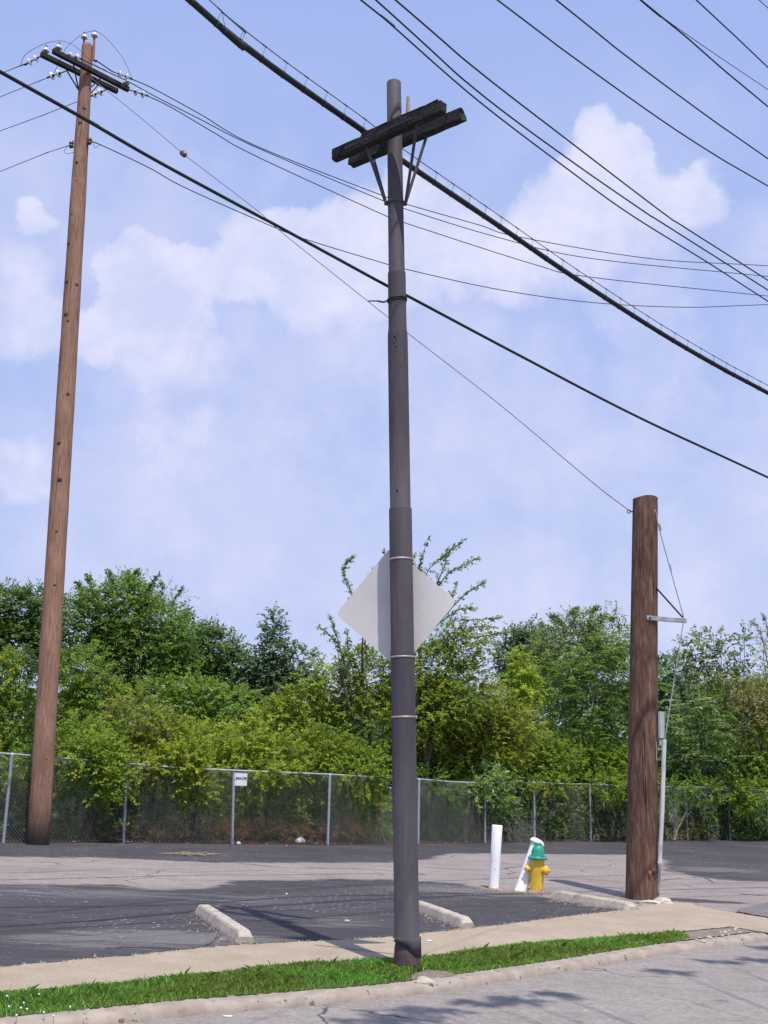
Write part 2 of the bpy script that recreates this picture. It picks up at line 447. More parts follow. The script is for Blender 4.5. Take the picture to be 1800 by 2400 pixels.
# -- asphalt of the lot: base asphalt with sealed dark patches, worn streaks
def asphalt(name, light1, light2, attr=False, dark1=(.040, .038, .043), dark2=(.078, .072, .078)):
    m, nt, b = new_mat(name)
    v = coords(nt)
    big = noise(nt, v, .45, 5, .6); med = noise(nt, coords(nt, (1, 2.6, 1)), 1.4, 6, .7); fine = noise(nt, v, 70, 3, .75)
    grit = noise(nt, v, 24, 4, .8)
    c = ramp(nt, math_(nt, 'ADD', math_(nt, 'MULTIPLY', big, .5), math_(nt, 'MULTIPLY', med, .5)), [(.34, light1), (.66, light2)])
    mott = noise(nt, coords(nt, (1, 1.5, 1)), 6, 6, .75)
    c = mix(nt, .55, c, ramp(nt, mott, [(.3, (.34, .34, .34)), (.7, (.66, .66, .66))]), 'OVERLAY')
    c = mix(nt, .62, c, ramp(nt, grit, [(.3, (.28, .28, .28)), (.7, (.74, .74, .74))]), 'OVERLAY')
    if attr:
        a = N(nt, 'ShaderNodeAttribute'); a.attribute_name = 'seal'
        sd = math_(nt, 'ADD', a.outputs['Fac'], math_(nt, 'MULTIPLY', math_(nt, 'SUBTRACT', med, .5), 1.3))
        sd = math_(nt, 'ADD', sd, math_(nt, 'MULTIPLY', math_(nt, 'SUBTRACT', grit, .5), .35))
        dk = smooth(nt, sd, -.07, .12)
        # worn: streaks where the seal has rubbed off, denser where 'worn' says so
        a2 = N(nt, 'ShaderNodeAttribute'); a2.attribute_name = 'worn'
        st = noise(nt, coords(nt, (.55, 3.2, 1)), 1.7, 7, .72, .3)
        sp = noise(nt, v, 26, 4, .7)
        wr = math_(nt, 'ADD', math_(nt, 'ADD', math_(nt, 'MULTIPLY', st, .75), math_(nt, 'MULTIPLY', sp, .32)), math_(nt, 'MULTIPLY', a2.outputs['Fac'], .3))
        wr = math_(nt, 'MULTIPLY', smooth(nt, wr, .56, .76), .62)
        dcol = ramp(nt, math_(nt, 'ADD', math_(nt, 'MULTIPLY', big, .6), math_(nt, 'MULTIPLY', grit, .4)), [(.35, dark1), (.65, dark2)])
        dcol = mix(nt, wr, dcol, (.2, .18, .17))
        # pale chips
        for vs_, th_, cut in ((5.5, .22, .80), (11, .30, .62)):
            vo = N(nt, 'ShaderNodeTexVoronoi'); vo.inputs['Scale'].default_value = vs_; L(nt, v, vo.inputs['Vector'])
            sc_ = N(nt, 'ShaderNodeSeparateColor'); L(nt, vo.outputs['Color'], sc_.inputs[0])
            pk = math_(nt, 'MULTIPLY', smooth(nt, sc_.outputs[0], cut, cut+.02), smooth(nt, big, .38, .6))
            ch = math_(nt, 'MULTIPLY', smooth(nt, math_(nt, 'ADD', vo.outputs['Distance'], math_(nt, 'MULTIPLY', sp, .2)), th_+.04, th_), pk)
            dcol = mix(nt, math_(nt, 'MULTIPLY', ch, .75), dcol, (.38, .34, .30))
        c = mix(nt, dk, c, dcol)
    # hairline cracks
    vc = N(nt, 'ShaderNodeTexVoronoi', feature='DISTANCE_TO_EDGE'); vc.inputs['Scale'].default_value = .32
    dv = N(nt, 'ShaderNodeVectorMath', operation='ADD')
    nv = N(nt, 'ShaderNodeTexNoise'); nv.inputs['Scale'].default_value = 1.3; nv.inputs['Detail'].default_value = 6
    L(nt, v, nv.inputs['Vector']); L(nt, v, dv.inputs[0]); L(nt, nv.outputs['Color'], dv.inputs[1]); L(nt, dv.outputs[0], vc.inputs['Vector'])
    ck = math_(nt, 'MULTIPLY', smooth(nt, vc.outputs['Distance'], .008, .002), smooth(nt, big, .45, .55))
    c = mix(nt, math_(nt, 'MULTIPLY', ck, .8), c, (.02, .02, .02))
    L(nt, c, b.inputs['Base Color']); b.inputs['Roughness'].default_value = .9; b.inputs['Specular IOR Level'].default_value = .25
    bump(nt, b, math_(nt, 'ADD', fine, grit), .5, .006)
    return m
M['lot'] = asphalt('lot_asphalt', (.20, .170, .153), (.31, .268, .245), True)
M['road'] = asphalt('road_asphalt', (.222, .198, .178), (.285, .256, .232))
M['patch'] = asphalt('dark_patch_asphalt', (.13, .12, .12), (.19, .175, .17))

front_dark = xy([PG(u, v) for u, v in [(-700, 2085), (0, 2072), (271, 2074), (353, 2086), (488, 2080), (540, 2063), (900, 2060), (981, 2066), (1090, 2071), (1144, 2083), (1253, 2098), (1301, 2110), (1480, 2136),
                                       (1361, 2160), (1117, 2200), (900, 2220), (542, 2240), (0, 2300), (-700, 2400)]])
far_dark = xy([PG(u, v) for u, v in [(-500, 2006), (0, 2008), (271, 2011), (488, 2022), (900, 2022), (1000, 2015), (1057, 2000), (1470, 2003), (1551, 2012), (1560, 2040), (1680, 2062), (1800, 2066), (2300, 2075), (2300, 1950), (1700, 1955), (900, 1955), (0, 1955), (-500, 1955)]])
xs = np.arange(-16, 24.01, .1); ys = np.arange(6, 48.01, .1)
XX, YY = np.meshgrid(xs, ys)
land = inside(kerb_back + [(60, 80), (-60, 80)], XX, YY)
side = -sdist(fence_xy + [(70, 90), (-70, 90)], XX, YY)
seal = np.maximum(sdist(front_dark, XX, YY), sdist(far_dark, XX, YY))
stub_xy = PG(1503, 2105)
p1 = PG(455, 2195); p2 = PG(720, 2080); p3 = PG(1700, 2110); p4 = PG(1050, 2160)
def bl(p, sx, sy): return np.exp(-((XX-p.x)/sx)**2-((YY-p.y)/sy)**2)
worn = np.clip(bl(p1, .9, .35) + .6*bl(PG(200, 2205), 1.2, .5) + .5*bl(PG(150, 2090), 3, .6) + .4*bl(PG(800, 2165), .6, .4) + .9*bl(PG(1150, 2090), 1.6, .7) + .6*bl(PG(1700, 2040), 2., 1.), 0, 1)
seal = np.maximum(seal, .55-np.hypot((XX-PG(1640, 2116).x)/1.5, (YY-PG(1640, 2112).y)/.6))
keep = land & (side > -1.2)
idx = -np.ones(XX.shape, int); fk = keep[:-1, :-1] & keep[1:, :-1] & keep[:-1, 1:] & keep[1:, 1:]
used = np.zeros(XX.shape, bool)
for a, b in ((0, 0), (1, 0), (0, 1), (1, 1)):
    used[a:a+fk.shape[0], b:b+fk.shape[1]] |= fk
idx[used] = np.arange(used.sum())
r_, c_ = np.where(fk)
quads = np.stack([idx[r_, c_], idx[r_, c_+1], idx[r_+1, c_+1], idx[r_+1, c_]], 1)
me = bpy.data.meshes.new('parking_lot')
me.from_pydata(np.stack([XX[used], YY[used], g(XX[used], YY[used])], 1).tolist(), [], quads.tolist())
for nm, arr in (('seal', seal), ('worn', worn)):
    at = me.attributes.new(nm, 'FLOAT', 'POINT'); at.data.foreach_set('value', np.clip(arr[used], -2, 2).astype(np.float32))
me.materials.append(M['lot'])
lot = bpy.data.objects.new('parking_lot', me); COL.objects.link(lot); lot['kind'] = 'structure'

# soil far and wide, the road, the bank behind the fence
def soil_mat(name, a, b_, scale=3):
    m, nt, b = new_mat(name)
    v = coords(nt); n = noise(nt, v, scale, 8, .7); n2 = noise(nt, v, scale*9, 4, .7)
    c = ramp(nt, math_(nt, 'ADD', math_(nt, 'MULTIPLY', n, .6), math_(nt, 'MULTIPLY', n2, .4)), [(.35, a), (.65, b_)])
    L(nt, c, b.inputs['Base Color']); b.inputs['Roughness'].default_value = .95; b.inputs['Specular IOR Level'].default_value = .15
    bump(nt, b, n2, .8, .03); return m
fine_kb = kerb_xy
M['soil'] = soil_mat('leafy_soil', (.03, .024, .015), (.09, .065, .04))
M['gravel'] = soil_mat('gravelly_dirt', (.15, .12, .095), (.40, .34, .28), 10)
M['turf'] = soil_mat('turf_soil', (.05, .075, .02), (.10, .13, .04), 9)
sheet('ground', [(-220, -220), (220, -220), (220, 220), (-220, 220)], -.16, M['soil'])
sheet('road', kerb_xy + [(60, -60), (-60, -60)], -KH, M['road'])
# gutter grime, a darker strip that follows the kerb
gut = kerb_xy + offset_line(kerb_xy, -.10)[::-1]
sheet('bank', fence_xy + [(120, 160), (-120, 160)], .006, M['soil'])
turf_poly = kerb_back + sw_front[::-1]
sheet('verge_soil', turf_poly, .004, M['turf'], jitter=0)

def pavement_mat():
    m, nt, b = new_mat('tan_concrete')
    v = coords(nt); n = noise(nt, v, 1.6, 6, .65); gr = noise(nt, v, 55, 4, .8)
    c = ramp(nt, n, [(.3, (.30, .24, .175)), (.7, (.385, .318, .24))])
    c = mix(nt, .7, c, ramp(nt, gr, [(.3, (.3, .3, .3)), (.7, (.72, .72, .72))]), 'OVERLAY')
    st = noise(nt, coords(nt, (1, 1, 1)), 3.3, 5, .7)
    c = mix(nt, math_(nt, 'MULTIPLY', smooth(nt, st, .6, .75), .45), c, (.42, .27, .12))
    L(nt, c, b.inputs['Base Color']); b.inputs['Roughness'].default_value = .92; b.inputs['Specular IOR Level'].default_value = .2
    bump(nt, b, gr, .4, .004); return m
M['pavement'] = pavement_mat()
sheet('pavement', sw_front + sw_back[::-1], .018, M['pavement'], jitter=.014, step=.06)
# the pavement's joints
mb = MB()
swf = [Vector((*p, 0)) for p in sw_front]
for u0, v0, u1, v1 in [(738, 2214, 925, 2236)]:
    a = PG(u0, v0, .022); b = PG(u1, v1, .022)
    t = (b-a).normalized(); sd = Vector((-t.y, t.x, 0))*.008
    mb.add([a-sd, b-sd, b+sd, a+sd], [[0, 1, 2, 3]])
jo = mb.build('pavement_joint', M['ink']); jo['kind'] = 'structure'
gxa = PG(1600, 2212).x
kb_ = [p for p in offset_line(fine_kb, KW+.01) if gxa-.25 < p[0] < 7.2]; sf_ = [p for p in sw_front if gxa < p[0] < 7.2]
gp = kb_ + sf_[::-1]
sheet('gravel', gp, .010, M['gravel'])
gp2 = xy([PG(u, v) for u, v in [(965, 2284), (1000, 2274), (1050, 2278), (1070, 2288), (1000, 2296), (955, 2298)]])
sheet('bare_earth', gp2, .008, M['gravel'], jitter=.02)
sheet('asphalt_ramp', xy([PG(u, v) for u, v in [(1720, 2138), (1800, 2118), (1900, 2110), (2000, 2165), (1800, 2153), (1766, 2148)]]), .026, M['patch'], jitter=.01)
# crack sealing on the lot: thin dark lines
mb = MB()
for path, wd_ in [([(0, 2061), (160, 2059), (232, 2056), (330, 2054), (500, 2051), (640, 2051), (860, 2047), (900, 2049)], .02), ([(560, 2022), (680, 2034), (830, 2036), (930, 2040), (1000, 2051)], .02),
                  ([(-60, 2128), (200, 2124), (330, 2121), (480, 2116), (700, 2102), (900, 2097), (1000, 2093), (1300, 2096)], .03), ([(0, 2045), (150, 2041), (300, 2036), (420, 2044), (620, 2040)], .012),
                  ([(1000, 2034), (1140, 2038), (1280, 2026), (1430, 2034)], .016), ([(1130, 2060), (1300, 2057), (1460, 2066)], .014), ([(1545, 2063), (1610, 2057), (1650, 2058), (1672, 2068)], .018),
                  ([(1550, 2038), (1620, 2050), (1740, 2043), (1800, 2046)], .014), ([(250, 2221), (330, 2220), (440, 2224), (560, 2213)], .02), ([(1730, 2094), (1800, 2099)], .05), ([(1660, 2140), (1760, 2150)], .03)]:
    pts = catmull([PG(u, v + random.uniform(-1, 1), .005) for u, v in path], 8)
    for i in range(len(pts)-1):
        a, b = pts[i], pts[i+1]; t = (b-a).normalized()
        sd = Vector((-t.y, t.x, 0))
        w0 = wd_*(.5+.5*random.random()); jit = sd*random.gauss(0, .012)
        pts[i+1] = b + jit; b = pts[i+1]
        for q in (a, b): q.z = g(q.x, q.y)+.005
        mb.add([a-sd*w0, b-sd*w0, b+sd*w0, a+sd*w0], [[0, 1, 2, 3]])
ck = mb.build('crack_filler', M['ink']); ck['kind'] = 'structure'

# kerb
M['kerb'] = mottled('worn_kerb_concrete', (.25, .205, .165), (.40, .34, .28), 5, .9, bumpk=.6, spots=(.16, .11, .09), spot_scale=14, spot_at=.62)
prof = [(-.004, -KH-.03), (0, -KH+.012), (.018, -.016), (.035, -.003), (.06, .004), (KW-.02, .006), (KW, .0), (KW, -.06)]
mb = MB(); vs = []; fs = []
fine_k = xy(catmull([Vector((*p, 0)) for p in kerb_xy], 6))
nk = len(fine_k)
offs = [offset_line(fine_k, d) for d, _ in prof]
for i in range(nk):
    jx = random.gauss(0, .004)
    for k, (d, z) in enumerate(prof):
        x, y = offs[k][i]
        e = jx if 0 < k < 5 else 0
        vs.append((x, y+e, g(x, y)+z+(random.gauss(0, .003) if 1 < k < 6 else 0)))
k = len(prof)
for i in range(nk-1):
    for j in range(k-1): fs.append([i*k+j, (i+1)*k+j, (i+1)*k+j+1, i*k+j+1])
mb.add(vs, fs, True); ko = mb.build('kerb', M['kerb']); ko['kind'] = 'structure'

# ------------------------------------------------------------------ grass
def grass_blades(poly, n, hmin, hmax, trim=.0):
    P = np.array(poly); lo, hi = P.min(0), P.max(0)
    X = rng.uniform(lo[0], hi[0], n); Y = rng.uniform(lo[1], hi[1], n)
    ok = inside(poly, X, Y); X, Y = X[ok], Y[ok]
    return X, Y
gpoly_l = None
grass_end = PG(1620, 2206)
def dense(ln, st=.1):
    out = []
    for (x0, y0), (x1, y1) in zip(ln[:-1], ln[1:]):
        k = max(1, int(math.hypot(x1-x0, y1-y0)/st))
        out += [(x0+(x1-x0)*i/k, y0+(y1-y0)*i/k) for i in range(k)]
    return out + [ln[-1]]
gx = [(x, y) for x, y in dense(kerb_back) if -8 < x < grass_end.x-.1] ; gs = [(x, y) for x, y in dense(sw_front) if -8 < x < grass_end.x+.1]
gpoly = gx + [(grass_end.x+.05, grass_end.y+.2)] + gs[::-1]
X, Y = grass_blades(gpoly, 700000, 0, 0)
dk_ = sdist(gpoly, X, Y)
pb = PG(955, 2270)
nz = (np.sin(X*5.1+1.3*np.sin(Y*3))*np.sin(Y*6.3+X*2) + 1)/2
bare = sdist(gp2, X, Y)
keepg = (rng.random(len(X)) < np.clip(.25+.95*nz, 0, 1)) & (bare < -.02+.05*rng.random(len(X))) & (np.hypot(X-pb.x, Y-pb.y) > .15)
view = (X > -3.6)
keepg &= view | (rng.random(len(X)) < .25)
X, Y, nz, dk_ = X[keepg], Y[keepg], nz[keepg], dk_[keepg]
if len(X) > 190000:
    s_ = rng.choice(len(X), 190000, False); X, Y, nz, dk_ = X[s_], Y[s_], nz[s_], dk_[s_]
n = len(X)
clump = rng.random(4000)[(np.floor(X*9).astype(int)*53+np.floor(Y*9).astype(int)*97) % 4000]
h = .82*(.03+.05*rng.random(n)+.035*nz*clump)*np.where(rng.random(n) < .02, 1.6, 1)*np.clip(.55+dk_*4, .5, 1)
az = rng.uniform(0, 2*np.pi, n); lean = rng.uniform(.1, 1.1, n)
w = rng.uniform(.0013, .0028, n)
B = np.stack([X, Y, g(X, Y)+.003], 1); d = np.stack([np.cos(az), np.sin(az), np.zeros(n)], 1); s = np.stack([-np.sin(az), np.cos(az), np.zeros(n)], 1)
upv = np.array([0, 0, 1.])
mid = B + d*(h*lean*.35)[:, None] + upv*(h*.6)[:, None]
tip = B + d*(h*lean)[:, None] + upv*(h*(1-.25*lean))[:, None]
Q = np.stack([B-s*w[:, None], B+s*w[:, None], mid+s*(w*.8)[:, None], tip, mid-s*(w*.8)[:, None]], 1)
cg = np.array([[.225, .420, .085]])*np.ones((n, 1)); t_ = rng.random((n, 1))
cg = cg*(.65+.7*t_) + np.array([[.05, .03, .0]])*(rng.random((n, 1))**3)
patch = (np.sin(X*2.7+2*np.sin(Y*1.9))*np.sin(Y*3.1-X*1.3)+1)/2
cg *= (.85+.35*patch)[:, None]; cg[:, 0] *= .85+.4*(1-patch)
dry = rng.random(n) < .05+.10*(patch < .2); cg[dry] = np.array([.34, .29, .13])*rng.uniform(.7, 1.2, (dry.sum(), 1))
col5 = np.repeat(cg, 5, 0)
go = np_mesh('grass', Q.reshape(-1, 3), 5, M['leaf'], None, col5)
tag(go, 'ragged green grass growing between kerb and pavement', 'grass', kind='stuff')
# clover heads in the grass
fl = None
for i, (u, v) in enumerate([(14, 2334), (48, 2362), (57, 2350), (66, 2364), (40, 2378), (20, 2358), (162, 2359), (90, 2330), (126, 2380), (105, 2372)]):
    p = PG(u, v, .05); p0 = Vector((p.x, p.y, g(p.x, p.y)))
    if fl is None:
        fl = thing('clover_flower', p0, 'small round white clover head poking out of the green verge grass', 'flower', 'white clover heads in the grass')
        a = MB(); a.tube([p0, p0+Vector((.004, 0, .025)), p0+Vector((.006, .003, .045))], .0015, 5); st_ = a.build('stem', M['turf'], fl)
        a = MB(); a.lathe(p0+Vector((.006, .003, .042)), (0, 0, 1), [(0, .003), (.003, .006), (.006, .0075), (.010, .006), (.013, .002)], 9); hd = a.build('bloom', M['paper'], fl)
    else:
        o = fl.copy(); COL.objects.link(o); o.location = p0; o.rotation_euler.z = i
        for ch in (st_, hd):
            c = ch.copy(); COL.objects.link(c); c.parent = o

# ------------------------------------------------------------------ steel pole
def axis_pts(a, b):
    return lambda t: a.lerp(b, t)
base = PG(955, 2274); topw = PY(923, 195, base.y - .02)
AX = (topw-base)
def on_axis(v):
    """point of the pole's axis seen at photograph row v"""
    lo, hi = -.02, 1.02
    for _ in range(40):
        m_ = (lo+hi)/2; p = base + AX*m_
        q = RM.transposed() @ (p-CAM); vv = 1200 - F*q.y/-q.z
        if vv > v: lo = m_
        else: hi = m_
    return (lo+hi)/2
sp = thing('steel_pole', base, 'tall dark stepped steel pole with bare timber crossarms, standing in the grass verge', 'pole')
prof = []
for v, wpx in [(2205, 64.5), (2204.6, 60), (2203.8, 58.5), (1700, 57), (1560, 56), (1543, 57.5), (1530, 57.5), (1522, 54.5), (1194, 53.5), (1193.2, 53), (1191, 48.6), (1000, 48), (800, 47), (782, 46), (768, 42.5), (645, 41.8), (640, 41.4), (637.5, 38), (478, 36.5), (195, 33.5), (194, 31)]:
    t = on_axis(v); p = base+AX*t
    prof.append((t*AX.length, wpx/2*mpp(p)))
mb = MB(); mb.lathe(base, AX, prof, 40); shaft = mb.build('shaft', M['steel'], sp)
# broken sleeve round the foot, cut on a slant
mb = MB(); n = 40; axd = AX.normalized(); xd = axd.cross(Vector((0, 1, 0))).normalized(); yd = axd.cross(xd)
R1 = 65/2*mpp(base); vs = []; fs = []
hs_top = on_axis(2197)*AX.length
for j in range(n):
    q = 2*math.pi*j/n; dr = xd*math.cos(q)+yd*math.sin(q)
    side_ = dr.x
    bot = .20 - .085*side_/1.0 + .012*math.sin(5*q)
    for hh, rr in ((bot, R1*1.03), (bot, R1*.9), (hs_top, R1*1.03), (hs_top+.006, R1*.985), (hs_top+.006, R1*.85)):
        vs.append(base + axd*hh + dr*rr)
for j in range(n):
    a = j*5; b = ((j+1) % n)*5
    fs += [[a+1, b+1, b, a], [a, b, b+2, a+2], [a+2, b+2, b+3, a+3], [a+3, b+3, b+4, a+4]]
mb.add(vs, fs, True); mb.build('sleeve', M['steel'], sp)
mb = MB(); mb.lathe(base-axd*.15, axd, [(0, R1*1.02), (.16, R1*.99), (.34, R1*.93), (.42, R1*.8)], 32); mb.build('foot', mottled('corroded_foot', (.05, .036, .038), (.105, .075, .072), 12, .8, bumpk=.7), sp)
# rust holes
M['hole'] = mottled('rust_hole', (.004, .004, .004), (.012, .008, .008), 20, .9, bumpk=0)
for u, v, rx, rz in [(925, 798, .010, .016), (929, 805, .007, .010), (923, 812, .008, .012), (927, 822, .007, .012), (931, 792, .006, .006), (926, 833, .006, .008), (930, 1156, .010, .010), (938, 866, .006, .006), (930, 1140, .005, .005)]:
    t = on_axis(v); c = base+AX*t
    r = next(r for (h_, r) in prof[::-1] if h_ <= t*AX.length + .02)
    du = (u - (923 + (955-923)*(v-195)/2075))*mpp(c)
    p = c + xd*0 + Vector((1, 0, 0))*du
    dy = math.sqrt(max(r*r-du*du, 0)); nrm = Vector((du, -dy, 0)).normalized()
    p = c + nrm*(r-.004)
    tt = Vector((-nrm.y, nrm.x, 0)); mb = MB()
    ring = [p + tt*rx*math.cos(k)*random.uniform(.7, 1.2) + Vector((0, 0, 1))*rz*math.sin(k)*random.uniform(.7, 1.2) for k in np.linspace(0, 2*math.pi, 9)[:-1]]
    mb.add(ring + [q+nrm*.006 for q in ring], [list(range(8))[::-1], list(range(8, 16))] + [[i, (i+1) % 8, 8+(i+1) % 8, 8+i] for i in range(8)])
    mb.build('rust_hole', M['hole'], sp)
# crossarms
ZA = PY(915, 313, base.y-.16).z
aL, aR = PZ(784, 366, ZA), PZ(1040, 251, ZA)
ZB = PY(928, 335, base.y+.20).z
bL, bR = PZ(824, 379, ZB), PZ(1086, 269, ZB)
mb = MB()
mb.timber(aL, aR, .098, .118, 3)
t = (aR-aL).normalized()
mb.timber(aL+t*.42+Vector((0, -.004, .074)), aR-t*.05+Vector((0, -.004, .070)), .085, .034, 4, .005)
mb.timber(aL+t*.75+Vector((.0, -.05, .04)), aR-t*.3+Vector((0, -.05, .034)), .024, .035, 5, .004)
for q in (.12, .35, 1.2):
    mb.lathe(aL+t*q*1.0+Vector((0, -.04, 0)), Vector((.5, -.9, 0)), [(0, .013), (.035, .013), (.04, .008)], 8)
arm1 = mb.build('crossarm', M['arm_old'], sp)
mb = MB(); mb.timber(bL, bR, .098, .122, 6)
t2 = (bR-bL).normalized()
mb.timber(bL+t2*1.0+Vector((0, 0, .068)), bR-t2*.04+Vector((0, 0, .066)), .07, .018, 7, .004)
for q in (.18, 1.3):
    mb.lathe(bL+t2*q+Vector((0, -.04, 0)), Vector((.5, -.9, 0)), [(0, .013), (.03, .013), (.035, .008)], 8)
mb.build('crossarm', M['arm_old'], sp)
# collar and braces
tc_ = on_axis(476); pc = base+AX*tc_; rc = 37/2*mpp(pc)
mb = MB(); mb.lathe(pc-axd*.02, axd, [(0, rc*1.0), (.0, rc*1.09), (.035, rc*1.09), (.035, rc*1.0)], 32)
pl = pc - Vector((rc*1.25, 0, .0)); pr = pc + Vector((rc*1.25, 0, .0))
for q in (pl, pr): mb.lathe(q+Vector((0, -.03, 0)), (0, 1, 0), [(0, .014), (0.003, .018), (.057, .018), (.06, .014)], 8)
mb.build('collar', M['steel'], sp)
def along(a, b, u):   # point of a bar seen at photograph column u
    lo, hi = 0, 1
    for _ in range(40):
        m_ = (lo+hi)/2; q = RM.transposed() @ (a.lerp(b, m_)-CAM)
        if 900+F*q.x/-q.z < u: lo = m_
        else: hi = m_
    return a.lerp(b, lo)
for a, b, u, e, up_ in ((aL, aR, 858, pl, (0, 1, 0)), (bL, bR, 874, pl, (0, 1, 0)), (aL, aR, 978, pr, (0, 1, 0)), (bL, bR, 1002, pr, (0, 1, 0))):
    mb = MB(); q = along(a, b, u) - Vector((0, 0, .04))
    mb.beam(e, q, .032, .012, up=up_, ch=.002); mb.build('brace', M['steel'], sp)
pp = along(bL, bR, 955)
pl_ = PY(955, 227, pp.y).z-pp.z-.05
mb = MB(); mb.lathe(pp+Vector((0, 0, .05)), (0, 0, 1), [(0, .026), (.14*pl_, .030), (.5*pl_, .024), (.75*pl_, .021), (.95*pl_, .018), (pl_, .016)], 10); mb.build('insulator_pin', M['pin_wood'], sp)
# tie wire with loose tail
tt_ = on_axis(702); pt_ = base+AX*tt_; rt = 42/2*mpp(pt_)
ring = [pt_ + Vector((math.cos(q)*rt*1.06, math.sin(q)*rt*1.06, .012*math.sin(q*1.0+1))) for q in np.linspace(0, 2*math.pi, 28)]
mb = MB(); mb.tube(ring, .008, 6); mb.tube([r_ + Vector((0, 0, -.02)) for r_ in ring], .006, 6)
e0 = pt_ - Vector((rt*1.05, 0, .01))
mb.tube(catmull([e0, e0+Vector((-.04, -.02, -.03)), e0+Vector((-.11, -.03, -.025)), e0+Vector((-.2, -.03, -.028))], 6), [.010]*12+[.007]*7, 6)
mb.build('tie_wire', M['dark_iron'], sp)
# spare strap low on the pole
def strap(v, wpx, parent, m=M['band'], hgt=.018, buckle=True):
    t_ = on_axis(v); p = base+AX*t_; r = wpx/2*mpp(p)
    a = MB(); a.lathe(p-axd*hgt/2, axd, [(0, r*.98), (0, r*1.025), (hgt, r*1.025), (hgt, r*.98)], 36)
    if buckle: a.beam(p+Vector((r*.98, -.03, 0)), p+Vector((r*1.1, -.03, 0)), .03, .03, ch=.004)
    return a.build('strap', m, parent)
strap(1681, 57, sp)

# diamond sign on the far side, seen from behind
rsx = base+AX*on_axis(1425)
sgn = thing('road_sign', rsx+Vector((0, .17, 0)), 'blank grey back of a diamond road sign strapped to the dark steel pole', 'sign')
yaw = math.radians(-14); tilt = math.radians(-5.5)
ex = Vector((math.cos(yaw), math.sin(yaw), 0)); ez = Vector((0, 0, 1)); ny = ex.cross(ez)
ctr = PY(927, 1424, base.y+.172)
hd_ = 146*mpp(ctr)
def spt(a, b, o=0): 
    a2 = a*math.cos(tilt) + b*math.sin(tilt); b2 = -a*math.sin(tilt) + b*math.cos(tilt)
    return ctr + ex*a2 + ez*b2 - ny*o
out = []
rr = .055
for k in range(4):
    q0 = math.pi/2*k
    cx, cz = (hd_-rr*1.414)*math.cos(q0), (hd_-rr*1.414)*math.sin(q0)
    for q in np.linspace(-math.pi/4, math.pi/4, 7): out.append((cx+rr*math.cos(q0+q), cz+rr*math.sin(q0+q)))
no = len(out)
# the right corner has been knocked back a little
def curl(a): return .10*max(0, (a-.25)/hd_)**2
vs = [spt(a, b, -.0015+curl(a)) for a, b in out] + [spt(a, b, .0015+curl(a)) for a, b in out]
gN = 9
mb = MB(); mb.add(vs, [[i, (i+1) % no, no+(i+1) % no, no+i] for i in range(no)])
# faces as fan strips so that the curl is followed
top_ = sorted(range(no), key=lambda i: out[i][0])
up_i = [i for i in top_ if out[i][1] >= 0]; dn_i = [i for i in top_ if out[i][1] < 0]
import mathutils
for off, flip in ((0, False), (no, True)):
    pts2 = []
    xe = hd_-rr*.414-.0005; xs_ = np.linspace(-xe, xe, 41)
    def yat(x):
        ys_ = []
        for i in range(no):
            (x1, y1), (x2, y2) = out[i], out[(i+1) % no]
            if (x1-x)*(x2-x) <= 0 and x1 != x2: ys_.append(y1+(y2-y1)*(x-x1)/(x2-x1))
        return min(ys_), max(ys_)
    vv = []; ff = []
    for x in xs_:
        a, b = yat(x); o_ = (-.0015 if off == 0 else .0015)+curl(x)
        vv += [spt(x, a, o_), spt(x, b, o_)]
    for i in range(40):
        f_ = [2*i, 2*i+2, 2*i+3, 2*i+1]; ff.append(f_[::-1] if flip else f_)
    mb.add(vv, ff, True)
mb.build('panel', M['sign_back'], sgn)
mb = MB(); mb.beam(spt(0, -.44, -.014), spt(0, .44, -.014), .05, .018, up=tuple(ny), ch=.003); mb.build('mounting_rail', M['galv'], sgn)
strap(1312, 54, sgn); strap(1541, 58, sgn)
mb = MB(); mb.beam(spt(.085, -.26, -.003), spt(.13, -.31, -.003), .05, .002, up=tuple(ny), ch=.0002); mb.build('sticker', M['sticker'], sgn)

# ------------------------------------------------------------------ tall wooden utility pole
ub = PG(89, 1979); ut = PY(205, 108, ub.y+.05); UX = ut-ub
up_ = thing('utility_pole', ub, 'very tall brown wooden utility pole with two crossarms and white insulators', 'utility pole')
def u_axis(v):
    lo, hi = -.02, 1.05
    for _ in range(40):
        m_ = (lo+hi)/2; q = RM.transposed() @ (ub+UX*m_-CAM)
        if 1200-F*q.y/-q.z > v: lo = m_
        else: hi = m_
    return lo
prof = [(-.2, 26*mpp(ub))]
for v, wpx in [(1979, 52), (1700, 49), (1300, 45.5), (900, 41.5), (470, 36), (253, 30), (160, 26.5), (108, 25.5)]:
    t = u_axis(v); p = ub+UX*t; prof.append((t*UX.length, wpx/2*mpp(p)))
fine = []
for (h0, r0), (h1, r1) in zip(prof[:-1], prof[1:]):
    for k in range(8): fine.append((h0+(h1-h0)*k/8, (r0+(r1-r0)*k/8)*random.uniform(.985, 1.015)))
fine += [prof[-1], (prof[-1][0]+.02, prof[-1][1]*.9)]
mb = MB(); mb.lathe(ub, UX, fine, 28); shaft = mb.build('shaft', M['pole_wood'], up_)
ux = UX.normalized()
def u_r(h): 
    for (h0, r0), (h1, r1) in zip(prof[:-1], prof[1:]):
        if h0 <= h <= h1: return r0+(r1-r0)*(h-h0)/(h1-h0)
    return prof[-1][1]
